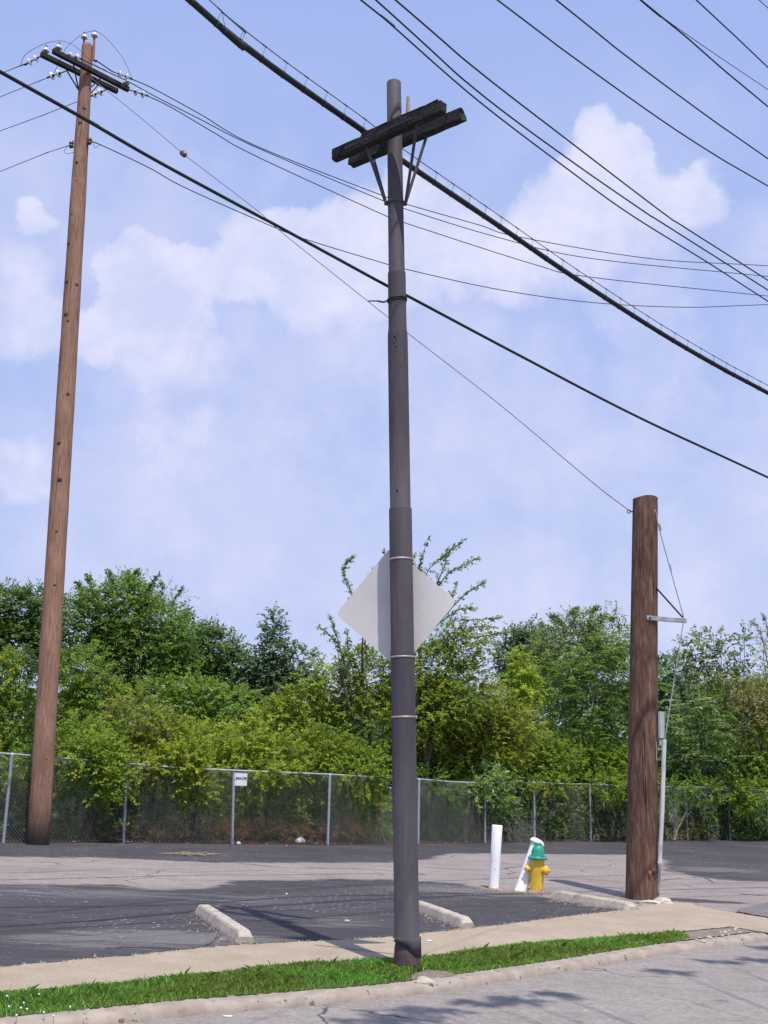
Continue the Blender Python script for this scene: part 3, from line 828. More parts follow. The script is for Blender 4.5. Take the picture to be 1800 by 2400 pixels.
# knots
M['knot'] = mottled('dark_knot', (.03, .016, .01), (.11, .06, .04), 30, .9)
for v, du, r in [(262, 6, .045), (297, -2, .05), (390, -3, .045), (432, 0, .02), (510, -8, .03), (578, -12, .05), (668, -10, .06), (673, 14, .05), (745, -6, .06), (760, 0, .035), (930, 10, .05), (860, -18, .04), (1045, -3, .05), (1130, 4, .06), (1250, 5, .03), (1375, 8, .03), (1780, 14, .02)]:
    t = u_axis(v); c = ub+UX*t; rr_ = u_r(t*UX.length); dd = max(-rr_*.85, min(rr_*.85, du*mpp(c)))
    nrm = Vector((dd, -math.sqrt(rr_*rr_-dd*dd), 0)).normalized()
    mb = MB(); mb.lathe(c+nrm*(rr_-.006), nrm, [(0, r*1.0), (.010, r*.8), (.016, r*.35), (.015, .001)], 10); mb.build('knot', M['knot'], up_)
# crossarms, seen from below
pa = ub+UX*u_axis(158)
Z1 = PY(205, 162, pa.y-.20).z; Z1 = PY(212, 163, pa.y-.21).z
A1, A2 = PZ(124, 119, Z1), PZ(301, 210, Z1)
Z2 = Z1
B1, B2 = PZ(96, 127, Z2), PZ(275, 214, Z2)
for a, b in ((A1, A2), (B1, B2)):
    mb = MB(); mb.beam(a, b, .11, .13, ch=.012)
    tt = (b-a).normalized()
    for q in (.1, .45, 1.0): mb.tube([a.lerp(b, q*.45+.03)-Vector((0, 0, .1)), a.lerp(b, q*.45+.03)+Vector((0, 0, .08))], .010, 6)
    for q in (.78, .93): mb.tube([a.lerp(b, q)-Vector((0, 0, .1)), a.lerp(b, q)+Vector((0, 0, .08))], .010, 6)
    mb.build('crossarm', M['arm_wood'], up_)
pbv = ub+UX*u_axis(212)
for a, b, u, s_ in ((B1, B2, 153, -1), (A1, A2, 172, -1), (A1, A2, 238, 1), (B1, B2, 232, 1)):
    q = along(a, b, u); mb = MB()
    e = pbv + Vector((s_*u_r(18)*.9, -u_r(18)*.5 if a is A1 else u_r(18)*.6, 0))
    mb.beam(q-Vector((0, 0, .05)), e, .035, .012, up=(0, 1, 0), ch=.002); mb.build('brace', M['dark_iron'], up_)
def pin_ins(p, parent=up_, r=.085):
    mb = MB(); mb.tube([p, p+Vector((0, 0, .12))], .012, 7)
    pin = mb.build('pin', M['dark_iron'], parent)
    mb = MB(); mb.lathe(p+Vector((0, 0, .08)), (0, 0, 1), [(0, .03), (.005, r*.75), (-.012, r*.96), (.0, r), (.03, r*.93), (.062, r*.62), (.07, r*.45), (.105, r*.45), (.108, r*.34), (.122, r*.34), (.124, r*.46), (.14, r*.42), (.146, .01)], 18)
    ins = mb.build('pin_insulator', M['porcelain'], parent)
    mb = MB(); mb.lathe(p+Vector((0, 0, .185)), (0, 0, 1), [(0, r*.47), (.012, r*.48), (.03, r*.46), (.042, r*.38), (.046, .01)], 12)
    c = mb.build('insulator_cap', M['dark_iron'], ins)
for a, b, u in ((B1, B2, 106), (A1, A2, 136), (A1, A2, 295)):
    pin_ins(along(a, b, u)+Vector((0, 0, .065)))
# rusty ridge-pin brackets at the pole head
for u0, v0, u1, v1, sgn_ in ((196, 118, 197, 93, -1), (219, 142, 221, 89, 1)):
    p = PY(u0, v0, ut.y-.02); q = PY(u1, v1, ut.y-.02)
    mb = MB(); mb.beam(p, q, .05, .02 if sgn_ < 0 else .05, up=(0, 1, 0), ch=.004); mb.build('ridge_bracket', M['rust'], up_)
    pin_ins(q-Vector((0, 0, .02)))
def strain(a, b, parent=up_, r=.098):
    """a pair of porcelain discs between a (arm side) and b (wire side)"""
    a, b = Vector(a), Vector(b); ax = (b-a); l = ax.length; ax.normalize()
    k = l/.42
    mb = MB(); mb.tube([a, b], .014, 7)
    mb.lathe(a+ax*l*.30, ax, [(0, .02), (.02, .04), (.06, .04), (.07, .02)], 10); mb.lathe(a+ax*l*.68, ax, [(0, .02), (.02, .04), (.06, .04), (.07, .02)], 10)
    mb.lathe(a+ax*l*.92, ax, [(0, .01), (.01, .024), (.09, .024), (.1, .01)], 8)
    fit = mb.build('strain_fitting', M['dark_iron'], parent)
    for q in (.42, .80):
        mb = MB(); mb.lathe(a+ax*(l*q-.03), ax, [(0, .035), (.008, r*.9), (.022, r), (.036, r*.92), (.05, r*.6), (.07, .04), (.075, .02)], 18)
        mb.build('porcelain_disc', M['porcelain'], fit)
mz = mpp(A1)
s1a, s1b = along(B1, B2, 100), PY(62, 150, B1.y+.12); strain(s1a, s1b)
s2a, s2b = PY(154, 167, (B1.y+B2.y)/2-.1), PY(114, 181, (B1.y+B2.y)/2+.15); strain(s2a, s2b)
s3a, s3b = PY(250, 210, B2.y-.1), PY(214, 225, B2.y+.12); strain(s3a, s3b)
s4a, s4b = along(A1, A2, 146)+Vector((0, 0, .05)), PY(189, 138, A1.y+.55); strain(s4a, s4b)
s5l = PY(227, 143, ut.y); s5a, s5b = PY(264, 168, ut.y+.15), PY(306, 184, ut.y+.35); strain(s5a, s5b)
mb = MB(); mb.tube([s5l, s5a], .016, 6); mb.tube([s5l+Vector((-.06, 0, 0)), s5l], .03, 6); mb.build('link_rod', M['dark_iron'], up_)
s6a, s6b = along(A1, A2, 302), PY(344, 224, A2.y+.35); strain(s6a, s6b)
# spools for the lower line
sp1, sp2 = PY(210, 331, ub.y-.05), PY(167, 339, ub.y+.02)
for p in (sp1, sp2):
    mb = MB(); mb.lathe(p-Vector((0, 0, .075)), (0, 0, 1), [(0, .045), (.03, .06), (.05, .06), (.065, .035), (.085, .035), (.1, .06), (.12, .06), (.15, .045)], 14)
    s_ = mb.build('spool_insulator', M['brown_porcelain'], up_)
    c = ub+UX*u_axis(335); ddir = (c-p).normalized()
    for z in (-.09, .09):
        mb = MB(); mb.beam(p+Vector((0, 0, z))-ddir*.04, c+Vector((0, 0, z)), .03, .008, ch=.001); mb.build('clevis_plate', M['dark_iron'], s_)
# jumpers
def jumper(pts, r=.006, m=M['wire'], name='jumper_wire'):
    mb = MB(); mb.tube(catmull(pts, 8), r, 5); mb.build(name, m, up_)
yu = ut.y
jumper([PY(48, 153, B1.y+.2), PY(56, 133, B1.y+.1), PY(72, 119, B1.y), PY(106, 102, B1.y-.02), PY(137, 96, A1.y), PY(160, 100, A1.y+.4), PY(188, 118, A1.y+.5), PY(220, 150, A1.y+.7), PY(250, 166, A1.y+.8)])
jumper([PY(124, 178, B1.y+.4), PY(150, 120, A1.y+.2), PY(171, 97, yu-.2), PY(190, 82, yu-.1), PY(210, 74, yu), PY(232, 76, yu+.1), PY(259, 100, yu+.2), PY(290, 140, yu+.3), PY(309, 184, yu+.35)])
jumper([PY(217, 330, ub.y-.1), PY(222, 346, ub.y-.1), PY(229, 343, ub.y), PY(237, 340, ub.y+.1)]); jumper([PY(160, 341, ub.y), PY(150, 355, ub.y), PY(160, 360, ub.y-.2), PY(172, 357, ub.y-.25)])

# ------------------------------------------------------------------ short stub pole with its guy
sb = PG(1504, 2107); stp = PY(1512, 1168, sb.y); SX = stp-sb
st = thing('stub_pole', sb, 'thick short dark brown wooden guy stub pole beside the pavement', 'pole')
prof = [(-.2, 37*mpp(sb))]
for k, (f_, wpx) in enumerate([(0, 74), (.1, 72), (.3, 68), (.5, 64.5), (.75, 60.5), (.97, 57.5), (1, 57)]):
    p = sb+SX*f_; prof.append((f_*SX.length, wpx/2*mpp(p)))
mb = MB(); fine = []
for (h0, r0), (h1, r1) in zip(prof[:-1], prof[1:]):
    for k in range(6): fine.append((h0+(h1-h0)*k/6, (r0+(r1-r0)*k/6)))
fine.append(prof[-1])
n = 40; sx_ = SX.normalized(); vs = []; fs = []
for i, (h_, r) in enumerate(fine):
    for j in range(n):
        q = 2*math.pi*j/n
        rj = r*(1 + .012*math.sin(7*q+.4*h_) + .008*math.sin(17*q+1+.7*h_) + random.gauss(0, .002))
        zz = (.012*math.cos(q)+.008*math.sin(3*q)) if i == len(fine)-1 else 0
        vs.append(sb+sx_*(h_+zz)+Vector((math.cos(q), math.sin(q), 0))*rj)
for i in range(len(fine)-1):
    for j in range(n): fs.append([i*n+j, i*n+(j+1) % n, (i+1)*n+(j+1) % n, (i+1)*n+j])
mb.add(vs, fs, True); mb.add(vs[-n:], [list(range(n))]); mb.build('shaft', M['stub_wood'], st)
rs = lambda f_: (37-9*f_)*mpp(sb)
def s_at(v):
    lo, hi = 0, 1
    for _ in range(40):
        m_ = (lo+hi)/2; q = RM.transposed() @ (sb+SX*m_-CAM)
        if 1200-F*q.y/-q.z > v: lo = m_
        else: hi = m_
    return lo
Ys = sb.y
# eye bolts
e1 = PY(1478, 1199, Ys-.02); mb = MB(); mb.tube([e1+Vector((.25, 0, 0)), e1], .012, 6)
mb.tube([e1+Vector((.03*math.cos(a)-.03, 0, .03*math.sin(a))) for a in np.linspace(0, 6.28, 12)], .008, 6); mb.build('eye_bolt', M['dark_iron'], st)
e2 = PY(1536, 1197, Ys-.18); mb = MB(); mb.lathe(e2+Vector((-.02, .06, 0)), (0.3, -1, 0), [(0, .03), (.03, .03), (.04, .02), (.06, .02)], 8); mb.build('eye_bolt', M['band'], st)
# strut bracket
g0 = PY(1515, 1448, Ys-rs(.7)-.01); g1 = PY(1608, 1455, Ys-rs(.7)+.08)
mb = MB(); mb.beam(g0, g1, .05, .075, ch=.004); strut = mb.build('guy_strut', M['galv_rail'], st)
g2 = PY(1538, 1378, Ys-.14); mb = MB(); mb.beam(g2, PY(1600, 1447, Ys-rs(.7)+.07), .02, .035, up=(0, 1, 0), ch=.003); mb.build('strut_brace', M['dark_iron'], st)
mb = MB(); mb.lathe(g0+(g1-g0)*.08+Vector((0, -.025, 0)), (0, -1, 0), [(0, .016), (.02, .016), (.025, .01)], 8); mb.build('bolt', M['dark_iron'], strut)
# grey cover box, ground strip, rusty rod
gx0 = PY(1549, 1668, Ys-.16); gx1 = PY(1550, 1730, Ys-.16)
mb = MB(); mb.beam(gx0, gx1, .10, .085, up=(0, 1, 0), ch=.02); bx = mb.build('cover_box', M['grey_box'], st)
mb = MB(); mb.beam(PY(1548, 1733, Ys-.15), PY(1549, 1747, Ys-.15), .07, .07, up=(0, 1, 0), ch=.01); mb.build('box_collar', M['galv'], bx)
mb = MB(); mb.tube([PY(1538, 1738, Ys-.19), PY(1538.5, 1782, Ys-.2)], .008, 6); mb.build('ground_wire', M['guy_light'], st)
mb = MB(); mb.beam(PY(1538, 1975, Ys-.12), PG(1536, 2104), .06, .06, up=(0, 1, 0), ch=.012); mb.build('conduit', mottled('mossy_conduit', (.2, .22, .18), (.32, .34, .28), 9), st)
mb = MB(); mb.tube([PY(1523, 2046, Ys-.26), PG(1525, 2108, .0)], .017, 8); mb.lathe(PY(1523, 2046, Ys-.26)-Vector((0, 0, .03)), (0, 0, 1), [(0, .022), (.03, .03), (.06, .022)], 8); mb.build('ground_rod', M['rust'], st)
mb = MB(); q = PY(1533, 2045, Ys-.22); mb.beam(q-Vector((.06, 0, 0)), q+Vector((.05, 0, 0)), .02, .05, ch=.004); mb.build('conduit_strap', M['dark_iron'], st)
# down guy: strand over the strut and into its guard
dg = thing('down_guy', PG(1543, 2097), 'thin guy strand running over a steel strut down into a long white plastic guard', 'guy wire')
mb = MB(); mb.tube([e2, PY(1545, 1240, Ys-.15), PY(1603, 1449, Ys-rs(.7)+.05), PY(1568, 1670, Ys-.28), PY(1557, 1740, Ys-.26)], .009, 6)
for v_, u_ in ((1235, 1547), (1330, 1571)):
    mb.tube([PY(u_-1.5, v_-7, Ys-.15), PY(u_+2.5, v_+9, Ys-.15)], .016, 6)
mb.build('strand', M['guy_light'], dg)
mb = MB(); mb.tube([PY(1557, 1733, Ys-.26), PY(1552, 1900, Ys-.24), PY(1546, 2023, Ys-.22)], [.036, .036, .034], 12); mb.build('guard', M['plastic_white'], dg)
mb = MB(); mb.tube([PY(1546, 2020, Ys-.22), PG(1543, 2096)], [.036, .033], 12); mb.build('guard_sleeve', M['white_sign'], dg)

# ------------------------------------------------------------------ wires and cables
def wire(name, pts, Ys_, px, label, cat, m, tail0=0, tail1=0, start=None, end=None, r=None, group=None, n=10):
    k = len(pts)
    if isinstance(Ys_, tuple):
        u0, u1 = pts[0][0], pts[-1][0]
        Ys_ = [Ys_[0]+(Ys_[1]-Ys_[0])*(p[0]-u0)/(u1-u0) for p in pts]
    P = [PY(u, v, y) for (u, v), y in zip(pts, Ys_)]
    if start is not None: P[0] = Vector(start)
    if end is not None: P[-1] = Vector(end)
    if tail0: P = [P[0]+(P[0]-P[1]).normalized()*tail0] + P
    if tail1: P = P + [P[-1]+(P[-1]-P[-2]).normalized()*tail1]
    C_ = catmull(P, n)
    rr_ = r or px/2*mpp(P[len(P)//2])
    mb = MB(); mb.tube(C_, rr_, 6)
    o = mb.build(name, m, loc=P[0]); tag(o, label, cat, group); return o, C_
Yu = ub.y
wire('line_wire', [(308, 185), (360, 208), (470, 268), (600, 342), (893, 457), (954, 479), (1122, 527), (1215, 555), (1524, 606), (1800, 623)], (yu+.35, 35), 2.0, 'uppermost of the three thin wires leaving the tall wooden pole towards the steel pole', 'wire', M['wire'], 0, 12, start=s5b)
wire('line_wire', [(189, 138), (245, 165), (304, 193), (360, 224), (470, 280), (600, 345), (897, 470), (951, 490), (1166, 556), (1388, 606), (1800, 648)], (A1.y+.55, 35.4), 2.0, 'middle of the three thin wires leaving the tall wooden pole towards the steel pole', 'wire', M['wire'], 0, 12, start=s4b)
wire('line_wire', [(343, 224), (400, 251), (500, 310), (600, 366), (909, 508), (951, 523), (1253, 620), (1388, 650), (1800, 694)], (A2.y+.35, 35.8), 2.0, 'lowest of the three thin wires leaving the crossarms of the tall wooden pole', 'wire', M['wire'], 0, 12, start=s6b)
wire('neutral_wire', [(212, 333), (237, 340), (347, 392), (432, 439), (600, 514), (705, 557), (900, 617), (951, 631), (1171, 679), (1388, 709), (1605, 720), (1800, 714)], (sp1.y, 35), 2.0, 'single wire running right from the brown spool below the crossarms of the tall pole', 'wire', M['wire'], 0, 12, start=sp1)
def yl(u, y0, u0): return y0 + .5*(u0-u)*mz
for (pts, y0, lab, s_) in (([(62, 150), (30, 161), (0, 173)], B1.y+.12, 'highest thin wire going left from the crossarm end of the tall wooden pole', s1b),
                          ([(114, 181), (60, 203), (0, 227)], (B1.y+B2.y)/2+.15, 'second thin wire going left from the crossarms of the tall wooden pole', s2b),
                          ([(214, 225), (179, 239), (90, 274), (0, 307)], B2.y+.12, 'third thin wire going left, passing behind the head of the tall wooden pole', s3b),
                          ([(167, 340), (100, 362), (0, 402)], sp2.y, 'thin wire going left from the brown spool on the tall wooden pole', sp2)):
    wire('line_wire', pts, [yl(u, y0, pts[0][0]) for u, v in pts], 1.5, lab, 'wire', M['wire'], 0, 15, start=s_)
# span guy with its insulator
ga = PY(214, 183, ub.y-.25)
gpts = [(214, 183), (320, 268), (424, 356), (440, 369), (600, 491), (662, 546), (900, 736), (957, 782), (1171, 948), (1388, 1130), (1476, 1199)]
gw = thing('span_guy', ga, 'very thin guy wire sloping from the tall wooden pole down to the short stub pole', 'guy wire')
P_ = [PY(u, v, ub.y-.25+(Ys-.02-ub.y+.25)*(u-214)/(1476-214)) for u, v in gpts]; P_[-1] = e1.copy()
mb = MB(); mb.tube(catmull(P_, 6), .0085, 5); mb.build('strand', M['guy'], gw)
gi0, gi1 = P_[2], P_[3]; dd = (gi1-gi0).normalized()
mb = MB(); mb.lathe(gi0, dd, [(0, .02), (.02, .055), (.06, .07), (.10, .05), (.14, .07), (.18, .055), (.2, .02)], 12); mb.build('strain_insulator', M['brown_porcelain'], gw)
# overhead lines crossing the upper right
yy = (11., 18.)
def yv(u): return 11+(u-860)/940*7
for i, (pts, ya, px, lab) in enumerate([
    ([(846, 0), (900, 43), (1117, 233), (1334, 399), (1475, 501), (1660, 616), (1800, 706)], (11, 18), 3.6, 'lowest of the three close parallel wires crossing above the steel pole'),
    ([(881, 0), (1117, 212), (1334, 374), (1516, 500), (1551, 522), (1800, 680)], (11, 18), 3.4, 'middle of the three close parallel wires crossing above the steel pole'),
    ([(927, 0), (1117, 163), (1334, 331), (1554, 499), (1605, 533), (1800, 657)], (11, 18), 3.4, 'uppermost of the three close parallel wires crossing above the steel pole'),
    ([(1166, 0), (1334, 127), (1551, 282), (1690, 372), (1800, 436)], (11, 15), 3.4, 'lone wire right of the three close ones, just above the tall cloud'),
    ([(1304, 0), (1470, 133), (1660, 274), (1800, 372)], (11, 14.5), 3.4, 'second lone wire above the tall cloud, right of the first'),
    ([(1502, 0), (1605, 84), (1700, 167), (1800, 250)], (11, 13), 3.8, 'heavier wire in the top right corner crossed by a faint thin one'),
    ([(1490, -8), (1502, 2), (1594, 70), (1700, 143), (1800, 210)], (12, 14.5), 1.8, 'faint thin wire peeling off the heavier wire near the top right corner'),
    ([(1632, 0), (1720, 82), (1800, 158)], (11, 12.2), 3.4, 'steep wire in the top right corner, beyond the heavier one'),
    ([(1779, 0), (1790, 10), (1800, 19)], (11, 11.4), 2.2, 'short end of a thin wire cutting the very top right corner')]):
    wire('overhead_wire', pts, ya, px, lab, 'wire', M['wire'], 9, 9)
# black service cable tied to the pole
wire('black_cable', [(0, 168), (181, 269), (362, 374), (600, 503), (651, 530), (900, 666), (954, 693), (1225, 837), (1497, 978), (1800, 1119)],
     [7.7, 8.25, 8.8, 9.55, 9.7, 10.45, 10.62, 12.0, 13.6, 15.4], 8, 'plain black cable running behind the steel pole from upper left to right', 'cable', M['cable'], 10, 10, r=.0165)
# thick lashed cable with messenger
bp = [(445, 0), (520, 66), (640, 158), (760, 243), (860, 313), (945, 378), (1170, 530), (1350, 653), (1553, 783), (1700, 868), (1800, 921)]
by = [8.6+(16-8.6)*((u-445)/1355)**1.12 for u, v in bp]
i915 = 10.62
BP = [PY(u, v, y) for (u, v), y in zip(bp, by)]
BP = [BP[0]+(BP[0]-BP[1]).normalized()*8] + BP + [BP[-1]+(BP[-1]-BP[-2]).normalized()*9]
BC = catmull(BP, 14)
ac = thing('aerial_cable', BP[0], 'thick black cable slung in wire loops below a thin messenger, crossing behind the steel pole', 'cable')
rad = [.0335*(1+.02*math.sin(i*.9)+random.uniform(-.008, .008)) for i in range(len(BC))]
mb = MB(); mb.tube(BC, rad, 12); mb.build('sheath', M['cable'], ac)
nB = len(BC)
MC = [p + Vector((0, 0, .185-.06*i/nB)) for i, p in enumerate(BC)]
mb = MB(); mb.tube(MC, .0055, 5); mb.build('messenger_wire', M['copper'], ac)
# hangers every ~0.33 m
dist = 0; last = -1
for i in range(1, nB):
    dist += (BC[i]-BC[i-1]).length
acc_l = [0]
for i in range(1, nB): acc_l.append(acc_l[-1]+(BC[i]-BC[i-1]).length)
sx0 = 6.5
for s_ in np.arange(sx0, acc_l[-1]-7, .31):
    i = max(j for j in range(nB-1) if acc_l[j] <= s_); f_ = (s_-acc_l[i])/(acc_l[i+1]-acc_l[i])
    c = BC[i].lerp(BC[i+1], f_); m_ = MC[i].lerp(MC[i+1], f_); t = (BC[i+1]-BC[i]).normalized()
    sd = t.cross(Vector((0, 0, 1))).normalized(); upn = sd.cross(t)
    ring = [c + sd*.037*math.sin(a) - upn*.037*math.cos(a) for a in np.linspace(-3.14, 3.14, 13)]
    loop = [m_ + t*.02, c + upn*.036 - t*.03]
    mb = MB(); mb.tube(loop, .003, 4); mb.tube([p_-t*.03 for p_ in ring], .003, 4); mb.tube([m_-t*.03, m_+t*.03], .008, 5); mb.build('cable_hanger', M['copper'], ac)

# ------------------------------------------------------------------ chain-link fence
fe = thing('chain_link_fence', fpos[4], 'long galvanised chain-link fence along the back of the lot with bushes pressing on it', 'fence')
nfp = len(fpos)
for i, p in enumerate(fpos):
    q = p+Vector((0, 0, ftop[i]-.02))
    if 2 <= i <= 3: q += Vector((-.06, 0, 0))
    mb = MB(); mb.tube([p-Vector((0, 0, .15)), q], .033, 10); mb.lathe(q, (0, 0, 1), [(-.01, .038), (.02, .038), (.045, .02), (.05, .003)], 10); mb.build('post', M['galv'], fe)
for i in range(nfp-1):
    a, b = fpos[i]+Vector((0, 0, ftop[i])), fpos[i+1]+Vector((0, 0, ftop[i+1]))
    mb = MB(); md = (a+b)/2+Vector((0, 0, random.uniform(-.025, .012)))
    mb.tube(catmull([a, md, b], 5), .024, 8); mb.build('top_rail', M['galv_rail'], fe)
    # woven panel: two sets of slanting wires
    d = fpos[i+1]-fpos[i]; wdt = d.length; dn = d.normalized(); nrm = Vector((dn.y, -dn.x, 0)).normalized()*.042
    hgt = min(ftop[i], ftop[i+1]); p0 = fpos[i]
    pit = .078
    vs = []; fs = []
    for sgn_ in (1, -1):
        c0 = -hgt
        while c0 < wdt:
            x0, z0, x1, z1 = c0, 0.0, c0+hgt, hgt
            if x0 < 0: z0 = -x0; x0 = 0
            if x1 > wdt: z1 -= (x1-wdt); x1 = wdt
            if x1-x0 > .02:
                if sgn_ < 0: x0, x1 = wdt-x0, wdt-x1
                def wp(x, z):
                    f_ = x/wdt; zt = ftop[i]*(1-f_)+ftop[i+1]*f_
                    return p0 + d*f_ + nrm*(1+.1*sgn_) + Vector((0, 0, .03+z/hgt*(zt-.03)))
                A_, B_ = wp(x0, z0), wp(x1, z1)
                t = (B_-A_).normalized(); s1_ = nrm.normalized(); s2_ = t.cross(s1_)
                rw = .0023 if i < 3 else (.0016 if i < 6 else .0013); o_ = len(vs)
                for e in (A_, B_):
                    for q in (0, 2.09, 4.19): vs.append(e+(s1_*math.cos(q)+s2_*math.sin(q))*rw)
                fs += [[o_, o_+1, o_+4, o_+3], [o_+1, o_+2, o_+5, o_+4], [o_+2, o_, o_+3, o_+5]]
            c0 += pit
    mb = MB(); mb.add(vs, fs); mb.build('wire_panel', M['wire_mesh'], fe)
# the notice on the fence
d = (fpos[4]-fpos[3]).normalized(); nr = Vector((d.y, -d.x, 0))
fi = 3
c = PY(563.5, 1826, fpos[3].y-.02+ .12); sw_, shh = 27*mpp(c)/d.x*.5, 30*mpp(c)*.5
c = c + nr*.03
sg = thing('fence_notice', c, 'small square white notice with a dark line of lettering, fixed on the chain-link fence', 'sign')
out = []
for k, (sx__, sz__) in enumerate(((1, -1), (1, 1), (-1, 1), (-1, -1))):
    for q in np.linspace(-math.pi/2+k*math.pi/2, k*math.pi/2, 5): out.append((sx__*(sw_-.03)+.03*math.cos(q), sz__*(shh-.03)+.03*math.sin(q)))
mb = MB(); no = len(out)
mb.add([c+d*a+Vector((0, 0, b))+nr*.002 for a, b in out]+[c+d*a+Vector((0, 0, b))-nr*.002 for a, b in out], [list(range(no)), list(range(no, 2*no))[::-1]]+[[i, no+i, no+(i+1) % no, (i+1) % no] for i in range(no)])
mb.build('plate', M['white_sign'], sg)
def text_mesh(txt, size, name, m, parent, origin, ex_, ez_, shear=.2):
    cu = bpy.data.curves.new(name, 'FONT'); cu.body = txt; cu.size = size; cu.align_x = 'CENTER'; cu.align_y = 'CENTER'; cu.shear = shear; cu.extrude = .0006; cu.offset = .004
    t_ = bpy.data.objects.new(name+'_tmp', cu); COL.objects.link(t_)
    dg_ = bpy.context.evaluated_depsgraph_get(); dg_.update()
    me_ = bpy.data.meshes.new_from_object(t_.evaluated_get(dg_)); bpy.data.objects.remove(t_); bpy.data.curves.remove(cu)
    nz_ = ex_.cross(ez_)
    vs = [origin+ex_*v.co.x+ez_*v.co.y+nz_*v.co.z for v in me_.vertices]; fs = [list(p.vertices) for p in me_.polygons]
    bpy.data.meshes.remove(me_)
    mb = MB(); mb.add(vs, fs); return mb.build(name, m, parent)
text_mesh('JMACPE', .085, 'lettering', M['ink'], sg, c+nr*.0035+Vector((0, 0, .012)), d, Vector((0, 0, 1)))

# ------------------------------------------------------------------ hydrant, posts, wheel stops
hb = PG(1257, 2091); lean = Vector((.055, 0, 1)).normalized(); hs = mpp(hb)
hy = thing('fire_hydrant', hb, 'yellow fire hydrant with a green bonnet in front of a leaning white post', 'fire hydrant')
def HP(h): return hb+lean*h
k = hs  # metres per px
mb = MB(); mb.lathe(hb, lean, [(-.05, 15.5*k), (.0, 15.5*k), (.012, 16*k), (10*k, 15.6*k), (40*k, 15.8*k), (68*k, 16.3*k), (74*k, 16.6*k), (76*k, 16.2*k)], 30); hbody = mb.build('barrel', M['yellow'], hy)
mb = MB(); mb.lathe(HP(74*k), lean, [(0, 16*k), (0, 21.5*k), (.6*k, 23*k), (2.4*k, 23.6*k), (4.0*k, 23.2*k), (4.4*k, 19*k), (4.8*k, 16.4*k), (8*k, 15.6*k), (18*k, 14.8*k), (24*k, 13.3*k), (28.5*k, 10.5*k), (31*k, 7.6*k), (31.5*k, 7.4*k), (33*k, 8.2*k), (36.6*k, 8*k), (37.2*k, 6*k), (38*k, .1*k)], 30); bon = mb.build('bonnet', M['green'], hy)
for q in range(8):
    a = q*math.pi/4+.3; pb_ = HP(79.5*k)+Vector((math.cos(a), math.sin(a), -.055*math.cos(a)))*19.3*k
    mb = MB(); mb.lathe(pb_, lean, [(0, 1.6*k), (2.2*k, 1.6*k), (2.6*k, .9*k)], 6); mb.build('flange_bolt', M['green'], bon)
def nozzle(h, dr, r, l):
    dr = Vector(dr).normalized(); b_ = HP(h*k)+dr*10*k
    mb = MB(); mb.lathe(b_, dr, [(0, r*k*1.1), (5*k, r*k*.95), ((l-8)*k, r*k*.92)], 20); nb = mb.build('outlet', M['yellow'], hy)
    b2 = b_+dr*(l-8)*k
    mb = MB(); mb.lathe(b2, dr, [(0, r*k*.7), (1.6*k, r*k*.7)], 16); mb.build('gasket', M['dark_iron'], nb)
    mb = MB(); mb.lathe(b2+dr*1.4*k, dr, [(0, r*k*1.16), (3*k, r*k*1.16), (5.5*k, r*k*.95), (6.6*k, r*k*.5), (6.8*k, r*k*.42), (10*k, r*k*.36), (10.4*k, r*k*.1)], 14); mb.build('cap', M['yellow'], nb)
nozzle(52.5, (-1, -.12, -.02), 7.2, 19); nozzle(50, (.86, -.5, -.02), 10, 17.5)
mb = MB(); mb.lathe(hb, lean, [(-.06, 19*k), (.0, 19.5*k), (.022, 18*k), (.03, 15.6*k)], 18); mb.build('base_flange', M['rust_base'], hy)

wb = PG(1157, 2083); wt = PY(1165.5, 1934, wb.y)
po = thing('white_post', wb, 'upright white painted round post left of the fire hydrant', 'bollard', 'white guard posts by the hydrant')
dx = (wt-wb); mb = MB(); mb.lathe(wb, dx, [(-.1, 12*hs), (0, 12*hs), (.5, 12.2*hs), (dx.length-.012, 12.6*hs), (dx.length, 11.8*hs), (dx.length-.03, 11.2*hs), (dx.length-.035, .01)], 24); mb.build('pipe', M['white_paint'], po)
mb = MB(); mb.lathe(wb-Vector((0, 0, .03)), dx, [(0, 13.5*hs), (.035, 13.2*hs), (.05, 12.15*hs)], 18); mb.build('rusty_foot', M['rust_base'], po)
lb = PG(1220, 2088); lt = PY(1258, 1977, lb.y+.12)
po = thing('white_post', lb, 'leaning white post with a loose cap, behind the yellow hydrant', 'bollard', 'white guard posts by the hydrant')
dx = (lt-lb); mb = MB(); mb.lathe(lb, dx, [(-.1, 14*hs), (0, 14*hs), (dx.length, 13.4*hs)], 24); mb.build('pipe', M['white_paint'], po)
mb = MB(); mb.lathe(lt+dx.normalized()*.005, dx.normalized()+Vector((.10, -.12, 0)), [(0, 12.5*hs), (-.012, 18*hs), (.006, 18.6*hs), (.03, 17.5*hs), (.055, 14*hs), (.07, 8*hs), (.074, .01)], 24); mb.build('cap', M['white_paint'], po)
mb = MB(); mb.lathe(lb-Vector((0, 0, .03)), Vector((.1, 0, 1)), [(0, 16*hs), (.03, 15.5*hs), (.045, 13*hs)], 18); mb.build('rusty_foot', M['rust_base'], po)

